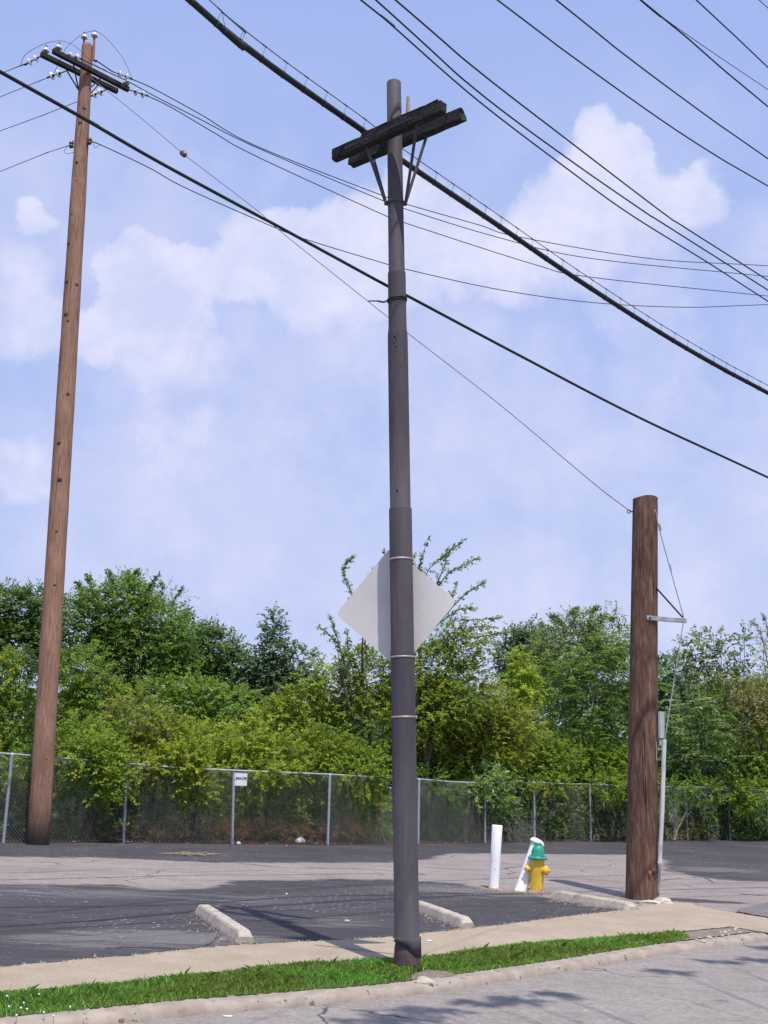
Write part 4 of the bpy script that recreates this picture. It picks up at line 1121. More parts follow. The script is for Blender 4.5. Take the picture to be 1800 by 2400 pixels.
def wheel_stop(a, b, label, w=.19, hgt=.112, seed=0):
    a, b = Vector(a), Vector(b)
    d = b-a; l = d.length; dn = d.normalized(); sd = Vector((-dn.y, dn.x, 0)).normalized()
    n = 30; vs = []; fs = []
    prof = [(-.5, 0), (-.47, .25), (-.36, .84), (-.28, 1), (.28, 1), (.36, .84), (.47, .25), (.5, 0)]
    rg = random.Random(seed)
    for i in range(n+1):
        f_ = i/n; e = 1.0
        edge = min(f_, 1-f_)*l
        hh = hgt*(min(1, .55+edge/.09*.45) if edge < .09 else 1)
        for x, z in prof:
            q = a + d*f_ + sd*x*w + Vector((0, 0, z*hh))
            if z > 0: q += Vector((rg.gauss(0, .0012), rg.gauss(0, .0012), rg.gauss(0, .0015)*z))
            vs.append(q)
    k_ = len(prof)
    for i in range(n):
        for j in range(k_-1): fs.append([i*k_+j, i*k_+j+1, (i+1)*k_+j+1, (i+1)*k_+j])
    fs += [list(range(k_)), list(range(n*k_, n*k_+k_))[::-1]]
    mb = MB(); mb.add(vs, fs); o = mb.build('wheel_stop', M['stop'], loc=(a+b)/2)
    return tag(o, label, 'parking block', 'concrete wheel stops along the lot edge')
ws = PG(473, 2140); we = PG(576, 2211)
wheel_stop(ws, we, 'concrete wheel stop alone on the dark asphalt, left of the steel pole', seed=1)
wv_ = (we-ws).normalized()
m1 = PG(1097, 2176); m0 = PG(985, 2134); m0 = m1+(m0-m1).normalized()*max(1.9, (m0-m1).length)
wheel_stop(m0, m1, 'concrete wheel stop partly hidden behind the foot of the steel pole', seed=2)
wheel_stop(PG(1300, 2104), PG(1487, 2136), 'concrete wheel stop between the yellow hydrant and the stub pole', w=.22, seed=3)

def rock(p, s, name, m, label, cat, seed=0, group=None, flat=.6):
    rg = random.Random(seed)
    import bmesh
    bm = bmesh.new(); bmesh.ops.create_icosphere(bm, subdivisions=2, radius=1)
    ph = [rg.uniform(0, 6) for _ in range(6)]
    for v in bm.verts:
        c = v.co; k_ = 1+.22*math.sin(2.3*c.x+ph[0])+.2*math.sin(3.1*c.y+ph[1])+.15*math.sin(4*c.z+ph[2])+rg.gauss(0, .05)
        v.co = Vector((c.x*s[0]*k_, c.y*s[1]*k_, max(c.z, -.35)*s[2]*k_))
    mb = MB(); mb.add([v.co+Vector(p)+Vector((0, 0, s[2]*.3)) for v in bm.verts], [[v.index for v in f.verts] for f in bm.faces]); bm.free()
    return tag(mb.build(name, m, loc=p), label, cat, group)
rock(PG(993, 2304), (.085, .042, .04), 'concrete_chunk', M['rubble'], 'broken concrete chunk lying in the kerb dirt at the foot of the steel pole', 'rubble', 3)
for i, (u, v, a, b_, c_, lab) in enumerate([(1517, 2119, .22, .1, .05, 'cracked slab of concrete at the foot of the stub pole, touching the wheel stop'), (1548, 2114, .18, .08, .05, 'broken slab lump right of the stub pole foot'), (1564, 2120, .08, .05, .03, 'small pale concrete lump at the right end of the broken slab')]):
    rock(PG(u, v), (a, b_, c_), 'concrete_slab', M['rubble'], lab, 'rubble', 20+i)
rg = random.Random(5)
for i in range(16):
    u = rg.uniform(1625, 1735); v = 2212-(u-1625)*.26+rg.uniform(-10, 3)
    rock(PG(u, v, .01), (rg.uniform(.012, .032), rg.uniform(.01, .02), rg.uniform(.008, .016)), 'stone', M['rubble'], 'small pale stone lying in the gravel where the verge grass ends', 'stone', 40+i, 'stones in the gravel at the end of the verge')
rock(PG(703, 1976), (.12, .07, .1), 'plastic_bag', M['bag'], 'crumpled white plastic bag lying at the foot of the fence', 'litter', 8)
rock(PG(560, 1978), (.045, .03, .04), 'paper_cup', M['paper'], 'small white scrap at the foot of the fence post under the notice', 'litter', 9)
for i, (u, v, s_, lab) in enumerate([(1007, 2205, .03, 'flat white paper scrap on the pavement right of the steel pole'), (815, 2158, .035, 'white paper scrap on the dark asphalt left of the steel pole'), (532, 2383, .03, 'white scrap in the gutter below the kerb'), (672, 2096, .015, 'tiny white scrap near the back of the sealed asphalt'), (672, 1982, .02, 'tiny white scrap on the asphalt beside the plastic bag')]):
    dz = .02 if i == 0 else (-KH if i == 2 else 0)
    rock(PG(u, v, dz), (s_, s_*.6, .008), 'paper_scrap', M['paper'], lab, 'litter', 60+i)
def twigs(p, n, ln, label, seed):
    rg = random.Random(seed); mb = MB()
    for i in range(n):
        a = rg.uniform(-.5, .5)+(math.pi if rg.random() < .5 else 0); q = Vector(p)+Vector((rg.gauss(0, ln*.4), rg.gauss(0, ln*.15), rg.uniform(.005, .04)))
        t = Vector((math.cos(a), math.sin(a), rg.uniform(-.05, .12)))*ln*rg.uniform(.2, .6); q.z = max(q.z, g(q.x, q.y)+.006)
        mb.tube([q, q+t*.5+Vector((0, 0, .01)), q+t], rg.uniform(.003, .008), 4)
        s_ = Vector((-t.y, t.x, 0)).normalized()*.02; mb.add([q+t*.4, q+t*.6+s_, q+t*.9, q+t*.6-s_], [[0, 1, 2, 3]])
    return tag(mb.build('dry_branch', M['dry'], loc=p), label, 'debris')
twigs(PG(432, 2005), 40, .5, 'small heap of dry straw-coloured twigs lying on the far asphalt', 1)
twigs(PG(496, 2006), 14, .3, 'few dry leaves lying right of the straw heap on the far asphalt', 2)

# loose grit along the edges of the paving
def grit(lines, n, spread, name, label):
    vs_ = []; cl_ = []
    tet = np.array([[1, 0, -.3], [-.5, .87, -.3], [-.5, -.87, -.3], [0, 0, .8]])
    fc = [(0, 1, 3), (1, 2, 3), (2, 0, 3)]
    for ln in lines:
        A = np.array(ln); sl_ = np.hypot(*np.diff(A, axis=0).T); pr_ = sl_/sl_.sum()
        sg_ = rng.choice(len(sl_), n, p=pr_); t_ = rng.random((n, 1)); P = A[sg_]+(A[sg_+1]-A[sg_])*t_+rng.normal(0, spread, (n, 2))
        for x, y in P:
            if x < -6 or x > 9: continue
            r_ = abs(rng.normal(.006, .006))+.003; a_ = rng.uniform(0, 6.28); ca, sa = math.cos(a_), math.sin(a_)
            q = tet*r_*rng.uniform(.6, 1.3, 3); q = np.stack([q[:, 0]*ca-q[:, 1]*sa, q[:, 0]*sa+q[:, 1]*ca, q[:, 2]], 1)+np.array([x, y, g(x, y)+.012+r_*.2])
            c_ = np.array([.42, .36, .28])*rng.uniform(.4, 1.3)
            for f_ in fc: vs_.append(q[list(f_)]); cl_ += [c_]*3
    o = np_mesh(name, np.concatenate(vs_), 3, M['leaf'], None, np.array(cl_)); tag(o, label, 'grit', kind='stuff')
blk_ = [[(ws.x-.05, ws.y), (we.x-.12, we.y-.05)], [(PG(1290, 2112).x, PG(1290, 2112).y), (PG(1480, 2146).x, PG(1480, 2146).y)], [(m0.x-.1, m0.y), (m1.x-.12, m1.y-.05)], [(PG(1100, 2086).x, PG(1100, 2086).y), (PG(1300, 2100).x, PG(1300, 2100).y)]]
grit([[p for p in sw_back if -7 < p[0] < 9]], 2600, .045, 'grit', 'loose grit crumbled along the back edge of the pavement')
grit(blk_, 220, .12, 'grit', 'loose grit gathered round the wheel stops and the white posts')

# ------------------------------------------------------------------ foliage
PAL = {
 'olive': ((.142, .205, .018), (.280, .335, .030)),
 'yellow': ((.20, .31, .022), (.37, .45, .040)),
 'green': ((.100, .200, .022), (.195, .315, .036)),
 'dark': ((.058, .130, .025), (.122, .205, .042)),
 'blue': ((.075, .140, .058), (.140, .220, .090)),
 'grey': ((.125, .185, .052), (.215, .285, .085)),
 'brownish': ((.17, .19, .036), (.31, .30, .075)),
 'glossy': ((.095, .19, .028), (.205, .34, .065)),
 'shade_green': ((.040, .095, .020), (.095, .175, .036)),  # leaf colours lowered to paint in the shade low behind the fence
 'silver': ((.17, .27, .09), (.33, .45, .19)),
 'dead': ((.16, .075, .042), (.32, .16, .09)),
}
def unit(a): return a/np.maximum(np.linalg.norm(a, axis=-1, keepdims=True), 1e-9)
def leaves_from_sprigs(O, D, Ln, k, ll, lw, cols, droop=.25, pinnate=False, hang=.2):
    """O (n,3) origins, D (n,3) unit directions, Ln (n) lengths, k leaves on each"""
    n = len(O)
    t = (np.arange(k)+.6)/k
    t = np.clip(t[None, :]+rng.normal(0, .03, (n, k)), 0.05, 1.02)
    upz = np.array([0, 0, 1.])
    P = O[:, None, :] + D[:, None, :]*(t*Ln[:, None])[..., None] - upz*(droop*(t**2)*Ln[:, None])[..., None]
    T = unit(np.broadcast_to(D[:, None, :], P.shape) - upz*(2*droop*t)[..., None])
    sd = unit(np.cross(T, upz)+1e-6)
    sign = np.where(np.arange(k) % 2 == 0, 1., -1.)[None, :, None]
    if pinnate:
        ax = unit(sd*sign*1.0 + T*.35 + rng.normal(0, .12, P.shape) - upz*.25)
        nrm = unit(upz*1.0 + T*.1 + sd*sign*.25 + rng.normal(0, .22, P.shape))
    else:
        ax = unit(sd*sign*.8 + T*.7 + rng.normal(0, .45, P.shape) - upz*hang)
        nrm = unit(upz*.95 + np.broadcast_to(D[:, None, :], P.shape)*.3 + rng.normal(0, .40, P.shape) + np.array([.15, -.38, 0]))
    s2 = unit(np.cross(ax, nrm)); nn = np.cross(s2, ax)
    l = ll*rng.uniform(.65, 1.25, (n, k))[..., None]; w_ = lw*rng.uniform(.7, 1.2, (n, k))[..., None]
    if not pinnate: pass
    fold = (.12*w_)
    Q = np.stack([P, P+ax*l*.45+s2*w_*.5+nn*fold, P+ax*l-nn*fold*.6, P+ax*l*.45-s2*w_*.5+nn*fold], 2).reshape(-1, 3)
    C = np.repeat(np.clip(cols[:, None, :]*rng.uniform(.75, 1.3, (n, k, 1)), 0, 1).reshape(-1, 3), 4, 0)
    return Q, C
def blob_sprigs(c, r, dens, seed, hollow=.5, upbias=.35, flatten=True):
    """sprig origins and directions through a lumpy ellipsoid"""
    area = 4*math.pi*((r[0]*r[1])**1.6/3+(r[0]*r[2])**1.6/3+(r[1]*r[2])**1.6/3)**(1/1.6)
    n = max(30, int(area*dens))
    d = unit(rng.normal(0, 1, (n, 3)))
    # lumps: a handful of random knobs so that the outline is uneven
    kn = unit(rng.normal(0, 1, (14, 3))); ka = rng.uniform(-.22, .34, 14)
    lump = 1 + (np.exp(-(1-d@kn.T)/.07)*ka).sum(1)
    rad_ = rng.uniform(hollow, 1.0, n)**.7*lump
    O = np.array(c) + d*np.array(r)*rad_[:, None]
    dirs = unit(d*.9+np.array([0, 0, upbias])+rng.normal(0, .45, (n, 3)))
    tone = np.clip(.5+.9*(lump-1)+rng.normal(0, .22, n), 0, 1)
    return O, dirs, tone
PLN = 0
def plant(name, label, cat, blobs, Y, pal, leaf=(.09, .05), dens=26, k=12, slen=.4, group=None, trunk=None, bark='bark', pinnate=False, twig=None, depth_k=.75, hollow=.5, droop=.2, accent=None, kind=None, stems=True, base_u=None):
    global PLN; PLN += 1
    cs = []
    for b in blobs:
        u, v, rx, ry = b[:4]; y = b[4] if len(b) > 4 else Y + (.7 if cat == 'shrub' and v > 1835 else 0)
        c = PY(u, v, y); m_ = mpp(c); cs.append((c, (rx*m_, max(rx, ry)*m_*depth_k, ry*m_)))
    cx = sum(c.x for c, _ in cs)/len(cs) if base_u is None else PY(base_u, 1700, Y).x
    bp_ = Vector((cx, Y, g(cx, Y)))
    if kind == 'stuff':
        root = None
    else:
        root = thing(name, bp_, label, cat, group)
    Os, Ds, Ts = [], [], []
    for c, r in cs:
        O, D_, t_ = blob_sprigs(c, r, dens, PLN, hollow); Os.append(O); Ds.append(D_); Ts.append(np.clip(t_+rng.normal(0, .12), 0, 1))
    O, D_, T_ = np.concatenate(Os), np.concatenate(Ds), np.concatenate(Ts)
    ok = O[:, 2] > g(O[:, 0], O[:, 1])+.08
    O, D_, T_ = O[ok], D_[ok], T_[ok]
    lo, hi = np.array(PAL[pal][0]), np.array(PAL[pal][1])
    cols = lo+(hi-lo)*T_[:, None]
    if accent:
        am = rng.random(len(O)) < accent[1]; a0, a1 = map(np.array, PAL[accent[0]])
        cols[am] = a0+(a1-a0)*rng.random((am.sum(), 1))
    Ln = slen*rng.uniform(.5, 1.35, len(O))
    Q, C_ = leaves_from_sprigs(O, D_, Ln, k, leaf[0], leaf[1], cols, droop, pinnate)
    if twig:
        tO, tD, tL, tC = [], [], [], []
        mbt = MB()
        for path in twig:
            P3 = catmull([PY(u, v, y) for u, v, y in path], 8)
            mbt.tube(P3, [.022-.017*i/len(P3) for i in range(len(P3))], 5)
            L_ = sum((P3[i+1]-P3[i]).length for i in range(len(P3)-1)); ns = int(L_/.05)
            for i in range(ns):
                f_ = .12+.88*i/ns; j = min(int(f_*(len(P3)-1)), len(P3)-2); fr = f_*(len(P3)-1)-j
                p = P3[j].lerp(P3[j+1], fr); t = (P3[j+1]-P3[j]).normalized()
                if rng.random() < .85:
                    dd_ = (t*.8+Vector(rng.normal(0, .55, 3))+Vector((0, 0, .1))).normalized()
                    tO.append(p); tD.append(dd_); tL.append(.20*(1.25-f_*.7)*rng.uniform(.5, 1.5)); tC.append(rng.random())
        tO, tD, tL = np.array(tO), np.array(tD), np.array(tL)
        tcol = lo+(hi-lo)*np.array(tC)[:, None]
        Q2, C2 = leaves_from_sprigs(tO, tD, tL, 9, leaf[0]*.95, leaf[1]*.95, tcol, .12)
        Q = np.concatenate([Q, Q2]); C_ = np.concatenate([C_, C2])
    if kind == 'stuff':
        o = np_mesh(name, Q, 4, M['leaf'], None, C_, loc=bp_); return tag(o, label, cat, kind='stuff')
    np_mesh('crown', Q, 4, M['leaf'], root, C_)
    mb = MB()
    if trunk:
        for path, r0, r1 in trunk:
            P3 = catmull([PY(u, v, y) if v is not None else Vector((PY(u, 1900, y).x, y, g(PY(u, 1900, y).x, y)-.1)) for u, v, y in path], 8)
            mb.tube(P3, [r0+(r1-r0)*i/(len(P3)-1) for i in range(len(P3))], 8)
    else:
        for c, r in cs:
            off = Vector((random.gauss(0, .12), random.gauss(0, .12), 0)); r0 = .018+.012*r[2]
            a = bp_+off-Vector((0, 0, .1)); mid = a.lerp(c, .5)+Vector((random.gauss(0, .15), random.gauss(0, .1), .15*r[2]))
            P3 = catmull([a, mid, c, c+Vector((random.gauss(0, .3)*r[0], 0, r[2]*.25))], 6)
            mb.tube(P3, [r0*(1-.85*i/(len(P3)-1)) for i in range(len(P3))], 6)
    mb.build('trunk' if cat == 'tree' else 'stems', M[bark], root)
    if twig: mbt.build('twigs', M[bark], root)
    return root

LF = dict(leaf=(.084, .05), dens=48, k=13, slen=.36)
# far trees
plant('tree', 'dark rounded tree at the far left edge, behind the tall wooden pole', 'tree', [(-70, 1480, 100, 90), (10, 1440, 75, 62), (78, 1442, 58, 60), (40, 1520, 90, 60), (110, 1480, 40, 50)], 46, 'dark', (.17, .09), 24, 11, .6, depth_k=.9, group='trees beyond the fence')
plant('tree', 'tallest broad tree right of the tall wooden pole, with wispy top shoots', 'tree',
      [(190, 1480, 70, 90), (260, 1440, 90, 80), (320, 1500, 100, 100), (250, 1560, 110, 90), (370, 1570, 90, 80), (300, 1420, 60, 60), (400, 1520, 60, 70)], 43, 'dark', (.14, .075), 25, 11, .55, depth_k=.9, group='trees beyond the fence', accent=('green', .55),
      twig=[[(240, 1440, 43), (215, 1375, 43), (205, 1350, 43)], [(270, 1430, 43), (262, 1365, 43), (255, 1338, 43)], [(300, 1430, 43), (310, 1370, 43), (318, 1340, 43)], [(225, 1450, 43), (190, 1385, 43), (180, 1362, 43)], [(340, 1460, 43), (345, 1390, 43), (372, 1346, 43)]])
plant('tree', 'paler loose-leaved tree with sky showing through, right of the tallest tree', 'tree', [(330, 1390, 48, 42), (385, 1410, 42, 45), (410, 1440, 36, 40), (350, 1440, 60, 50), (300, 1360, 22, 20)], 48, 'grey', (.13, .07), 6.5, 10, .55, hollow=.2, group='trees beyond the fence',
      twig=[[(330, 1440, 48), (310, 1375, 48), (300, 1340, 48)], [(370, 1440, 48), (380, 1390, 48), (381, 1362, 48)], [(400, 1450, 48), (412, 1400, 48), (428, 1378, 48)], [(410, 1460, 48), (432, 1430, 48), (442, 1440, 48)], [(340, 1400, 48), (325, 1350, 48), (322, 1338, 48)]])
plant('tree', 'dark round-topped tree between the tallest tree and the pointed one', 'tree', [(440, 1500, 55, 50), (495, 1530, 62, 56), (540, 1580, 58, 60), (470, 1600, 80, 60), (420, 1560, 70, 60), (575, 1630, 40, 60)], 46, 'dark', (.16, .085), 27, 11, .55, depth_k=.9, group='trees beyond the fence')
plant('tree', 'narrow pointed tree standing against the sky left of the diamond sign', 'tree', [(641, 1452, 15, 22), (640, 1488, 30, 28), (642, 1530, 40, 34), (638, 1575, 52, 40), (650, 1625, 62, 50), (608, 1560, 30, 44), (700, 1560, 44, 42), (690, 1610, 50, 50), (600, 1620, 34, 50)], 45, 'blue', (.16, .09), 23, 10, .5, hollow=.3, group='trees beyond the fence')
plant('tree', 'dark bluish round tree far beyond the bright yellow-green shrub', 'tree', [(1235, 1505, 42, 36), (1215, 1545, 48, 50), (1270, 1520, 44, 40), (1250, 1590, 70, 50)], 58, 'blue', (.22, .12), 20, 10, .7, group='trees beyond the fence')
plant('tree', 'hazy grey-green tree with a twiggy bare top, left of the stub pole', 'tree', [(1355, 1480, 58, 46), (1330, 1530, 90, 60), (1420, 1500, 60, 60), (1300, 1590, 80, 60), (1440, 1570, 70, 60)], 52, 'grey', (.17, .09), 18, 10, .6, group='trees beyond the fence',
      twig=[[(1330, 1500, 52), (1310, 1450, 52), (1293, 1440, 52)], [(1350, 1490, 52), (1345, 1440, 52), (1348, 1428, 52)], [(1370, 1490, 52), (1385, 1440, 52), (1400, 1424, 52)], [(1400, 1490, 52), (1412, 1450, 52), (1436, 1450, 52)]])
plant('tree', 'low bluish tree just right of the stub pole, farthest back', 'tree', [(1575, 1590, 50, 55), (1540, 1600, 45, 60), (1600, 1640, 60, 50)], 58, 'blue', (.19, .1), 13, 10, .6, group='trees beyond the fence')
plant('tree', 'open airy tree with sky showing through its clumps, right of the stub pole', 'tree', [(1612, 1520, 24, 26), (1640, 1502, 22, 24), (1672, 1500, 26, 26), (1690, 1540, 30, 26), (1630, 1560, 34, 28), (1660, 1590, 40, 30), (1745, 1500, 26, 22), (1735, 1545, 24, 24), (1600, 1560, 24, 26), (1700, 1590, 40, 22), (1760, 1585, 40, 24)], 42, 'grey', (.14, .08), 14, 10, .4, hollow=.3, group='trees beyond the fence', depth_k=1)
plant('tree', 'thin twiggy tree at the right edge reaching above the others', 'tree', [(1790, 1540, 30, 40), (1810, 1600, 50, 50)], 40, 'brownish', (.10, .05), 11, 9, .4, hollow=.2, group='trees beyond the fence',
      twig=[[(1800, 1560, 40), (1785, 1490, 40), (1765, 1455, 40)], [(1805, 1540, 40), (1800, 1480, 40), (1790, 1440, 40)]])
# middle rank
elm_tw = [[(960, 1500, 32), (985, 1400, 32), (983, 1333, 32), (1005, 1257, 32)], [(985, 1430, 32), (1001, 1342, 32), (1045, 1300, 32), (1089, 1265, 32)], [(1000, 1420, 32), (1044, 1351, 32), (1085, 1325, 32), (1122, 1308, 32)],
          [(1020, 1470, 32), (1077, 1405, 32), (1110, 1380, 32), (1137, 1362, 32)], [(1030, 1460, 32), (1075, 1430, 32), (1110, 1424, 32)], [(1040, 1520, 32), (1086, 1460, 32), (1130, 1452, 32), (1179, 1447, 32)],
          [(860, 1560, 31), (850, 1450, 31), (826, 1393, 31), (805, 1335, 31), (829, 1304, 31)], [(820, 1600, 31), (800, 1530, 31), (780, 1495, 31), (748, 1468, 31)], [(815, 1590, 31), (795, 1510, 31), (772, 1445, 31)], [(830, 1580, 31), (815, 1520, 31), (815, 1474, 31)],
          [(900, 1500, 32), (905, 1380, 32), (900, 1286, 32)], [(880, 1480, 32), (870, 1380, 32), (878, 1335, 32)], [(930, 1500, 32), (950, 1400, 32), (972, 1300, 32)], [(1010, 1400, 32), (1040, 1330, 32), (1050, 1285, 32)], [(1060, 1500, 32), (1110, 1470, 32), (1160, 1470, 32)], [(1050, 1440, 32), (1060, 1400, 32), (1070, 1368, 32)], [(1070, 1500, 32), (1140, 1490, 32), (1190, 1482, 32)]]
plant('tree', 'elm rising behind the diamond sign with long leafy shoots against the sky', 'tree',
      [(800, 1640, 70, 70), (860, 1590, 70, 70), (950, 1560, 75, 75), (1030, 1560, 65, 60), (1080, 1520, 50, 40), (990, 1650, 110, 80), (870, 1690, 100, 80), (770, 1710, 70, 70), (1090, 1620, 80, 70), (1050, 1490, 36, 34), (830, 1560, 34, 40), (1130, 1500, 32, 24)], 32, 'green', (.092, .054), 40, 12, .36, twig=elm_tw, accent=('olive', .7),
      trunk=[([(1010, None, 32), (1000, 1800, 32), (985, 1600, 32), (985, 1450, 32), (985, 1380, 32)], .10, .02), ([(1000, 1800, 32), (1040, 1600, 32), (1070, 1480, 32)], .06, .015), ([(905, None, 31.5), (870, 1750, 31.5), (850, 1600, 31.3), (850, 1470, 31)], .08, .015), ([(890, 1800, 31.5), (820, 1660, 31.2), (790, 1520, 31)], .05, .01)], group='trees beyond the fence')
plant('shrub', 'bright yellow-green bushy sapling right of the diamond sign', 'shrub', [(1218, 1552, 24, 26), (1215, 1590, 36, 32), (1235, 1620, 40, 36), (1200, 1640, 40, 36)], 36.5, 'yellow', (.11, .06), 38, 12, .34, group='shrubs behind the fence')
plant('tree', 'ailanthus with drooping feathery leaves and pale stems, left of the stub pole', 'tree', [(1300, 1620, 55, 46), (1350, 1580, 50, 40), (1410, 1540, 55, 50), (1450, 1590, 50, 60), (1390, 1630, 70, 46), (1320, 1690, 70, 46), (1450, 1680, 60, 56), (1500, 1600, 50, 60), (1510, 1680, 50, 60), (1380, 1690, 60, 40), (1440, 1510, 40, 26), (1360, 1740, 80, 40), (1290, 1560, 40, 30)], 37.8, 'glossy', (.17, .055), 11, 18, .62, pinnate=True, droop=.32, bark='pale_bark', hollow=.35,
      trunk=[([(1368, None, 38.2), (1382, 1730, 38.2), (1393, 1650, 38.2), (1406, 1590, 35)], .055, .02), ([(1393, 1650, 38.2), (1430, 1620, 38.2), (1455, 1600, 38.2)], .03, .015), ([(1430, None, 38.2), (1432, 1720, 38.2), (1445, 1680, 38.2)], .04, .02), ([(1436, 1700, 38.2), (1425, 1670, 38.2)], .025, .012)], group='trees beyond the fence')
plant('shrub', 'sumac with glossy feathery fronds right of the stub pole', 'shrub', [(1610, 1660, 40, 36), (1650, 1650, 30, 30), (1590, 1710, 40, 36), (1640, 1720, 56, 46), (1690, 1710, 40, 36), (1600, 1770, 54, 40), (1670, 1770, 54, 40), (1690, 1660, 26, 24)], 41.5, 'glossy', (.18, .06), 12, 18, .66, pinnate=True, droop=.28, hollow=.35, accent=('silver', .6), group='shrubs behind the fence')
plant('shrub', 'brownish olive bush high at the right edge, behind the sumac', 'shrub', [(1740, 1640, 60, 44), (1790, 1650, 60, 56), (1690, 1620, 50, 36), (1760, 1700, 70, 50)], 44.5, 'brownish', (.10, .055), 30, 11, .4, group='shrubs behind the fence', hollow=.35)
plant('shrub', 'deep green bush at the right edge above the fence end', 'shrub', [(1780, 1760, 60, 56), (1740, 1810, 60, 46), (1810, 1840, 60, 60), (1720, 1760, 40, 40), (1740, 1870, 30, 40, 41.0), (1780, 1860, 40, 30, 41.7)], 44.4, 'green', (.10, .06), 36, 12, .36, group='shrubs behind the fence', accent=('olive', .3))
plant('shrub', 'mid-green bush below the dark round-topped tree, behind the front bushes', 'shrub', [(480, 1640, 60, 44), (540, 1660, 70, 46), (430, 1650, 60, 50), (500, 1700, 90, 46), (360, 1640, 60, 40)], 35, 'green', (.105, .06), 36, 12, .4, group='shrubs behind the fence', accent=('silver', .12))
plant('shrub', 'mid-green bush right of the tall wooden pole, below the tallest tree', 'shrub', [(190, 1580, 60, 60), (230, 1630, 60, 54), (150, 1640, 70, 60), (200, 1690, 80, 50)], 32, 'green', (.10, .06), 36, 12, .38, group='shrubs behind the fence', accent=('olive', .3))
plant('shrub', 'yellowing bush left of the diamond sign, below the pointed tree', 'shrub', [(700, 1660, 56, 46), (730, 1610, 34, 40), (650, 1690, 60, 46), (690, 1720, 70, 44), (745, 1580, 20, 24)], 31, 'olive', (.10, .06), 38, 12, .36, group='shrubs behind the fence', accent=('yellow', .35))
# front rank along the fence
plant('shrub', 'green bush filling the left edge above the fence', 'shrub', [(-30, 1600, 70, 70), (40, 1600, 60, 60), (10, 1690, 80, 66), (60, 1750, 60, 60), (-10, 1800, 80, 70), (40, 1870, 70, 70), (60, 1780, 30, 24, 24.4), (20, 1790, 30, 26, 24.2)], 25.9, 'green', **LF, group='shrubs behind the fence', accent=('olive', .35))
plant('shrub', 'bush just right of the tall wooden pole, spilling over the fence rail', 'shrub', [(190, 1740, 66, 56), (240, 1770, 50, 46, 25.4), (180, 1820, 66, 56), (230, 1830, 44, 46, 25.2), (200, 1900, 60, 50), (130, 1800, 50, 60), (250, 1790, 40, 40, 25.1), (215, 1765, 44, 34, 25.0), (270, 1830, 34, 40, 25.1), (180, 1780, 40, 34, 24.8)], 26.2, 'olive', **LF, group='shrubs behind the fence', accent=('green', .5))
plant('shrub', 'olive-yellow bush between the second and third fence posts', 'shrub', [(320, 1690, 66, 50), (270, 1720, 50, 44), (380, 1730, 70, 46), (340, 1780, 80, 50), (300, 1850, 60, 60), (370, 1870, 70, 60), (330, 1800, 40, 24, 25.9), (390, 1800, 36, 26, 26.1)], 27.2, 'olive', **LF, group='shrubs behind the fence', accent=('brownish', .3))
plant('shrub', 'yellow-green bush hanging over the rail left of the white notice', 'shrub', [(470, 1740, 70, 40), (430, 1790, 60, 44), (445, 1770, 40, 40, 26.6), (500, 1790, 60, 40), (455, 1850, 46, 50, 26.9), (500, 1880, 70, 56), (440, 1800, 34, 34, 26.35), (460, 1835, 30, 34, 26.4), (430, 1770, 40, 30, 26.3)], 27.6, 'olive', **LF, group='shrubs behind the fence', accent=('yellow', .35))
plant('shrub', 'yellow-green bush right behind the white notice', 'shrub', [(580, 1740, 66, 46), (640, 1770, 70, 44), (560, 1790, 60, 40), (600, 1830, 70, 50), (640, 1880, 70, 50), (580, 1900, 60, 46), (620, 1806, 34, 16, 27.4), (690, 1810, 30, 16, 27.8)], 28.6, 'olive', **LF, group='shrubs behind the fence', accent=('yellow', .25))
plant('shrub', 'olive bush immediately left of the steel pole above the rail', 'shrub', [(740, 1760, 66, 50), (800, 1780, 60, 46), (700, 1800, 60, 40), (850, 1800, 60, 50), (760, 1850, 70, 56), (840, 1880, 60, 60), (810, 1815, 36, 24, 28.7), (860, 1830, 34, 40, 29.2)], 29.6, 'olive', **LF, group='shrubs behind the fence', accent=('green', .4))
plant('shrub', 'wide olive bush right of the steel pole with arching branches', 'shrub', [(1010, 1730, 90, 50), (1090, 1690, 80, 50), (1140, 1740, 80, 46), (1000, 1680, 70, 44), (1060, 1770, 80, 44), (1170, 1690, 56, 44), (960, 1760, 50, 50), (1120, 1800, 70, 40), (1040, 1640, 70, 40), (1180, 1770, 50, 40), (1140, 1650, 60, 40), (1220, 1700, 50, 40)], 33.5, 'olive', **LF, group='shrubs behind the fence', accent=('brownish', .25))
plant('shrub', 'dark leafy bush behind the fence just right of the steel pole', 'shrub', [(990, 1830, 70, 54), (1060, 1850, 60, 50), (1000, 1900, 70, 50), (1090, 1910, 60, 46), (1000, 1836, 40, 26, 31.3), (1050, 1850, 30, 40, 31.9)], 33.6, 'dark', **LF, group='shrubs behind the fence', accent=('green', .35))
plant('shrub', 'small pale-leaved bush poking over the rail behind the upright white post', 'shrub', [(1130, 1790, 34, 30), (1170, 1820, 36, 30), (1150, 1860, 50, 40), (1120, 1900, 46, 44), (1140, 1830, 36, 34, 32.4), (1165, 1870, 30, 40, 32.8), (1110, 1850, 26, 30, 32.2)], 33.3, 'green', **LF, group='shrubs behind the fence', accent=('silver', .6))
plant('shrub', 'green bush over the rail behind the fire hydrant', 'shrub', [(1230, 1750, 66, 50), (1270, 1800, 66, 40), (1210, 1820, 56, 40), (1310, 1780, 56, 36), (1260, 1880, 70, 50), (1310, 1900, 60, 44), (1300, 1836, 40, 16, 34.6), (1225, 1840, 26, 26, 34.0)], 36.2, 'green', **LF, group='shrubs behind the fence', accent=('olive', .5))
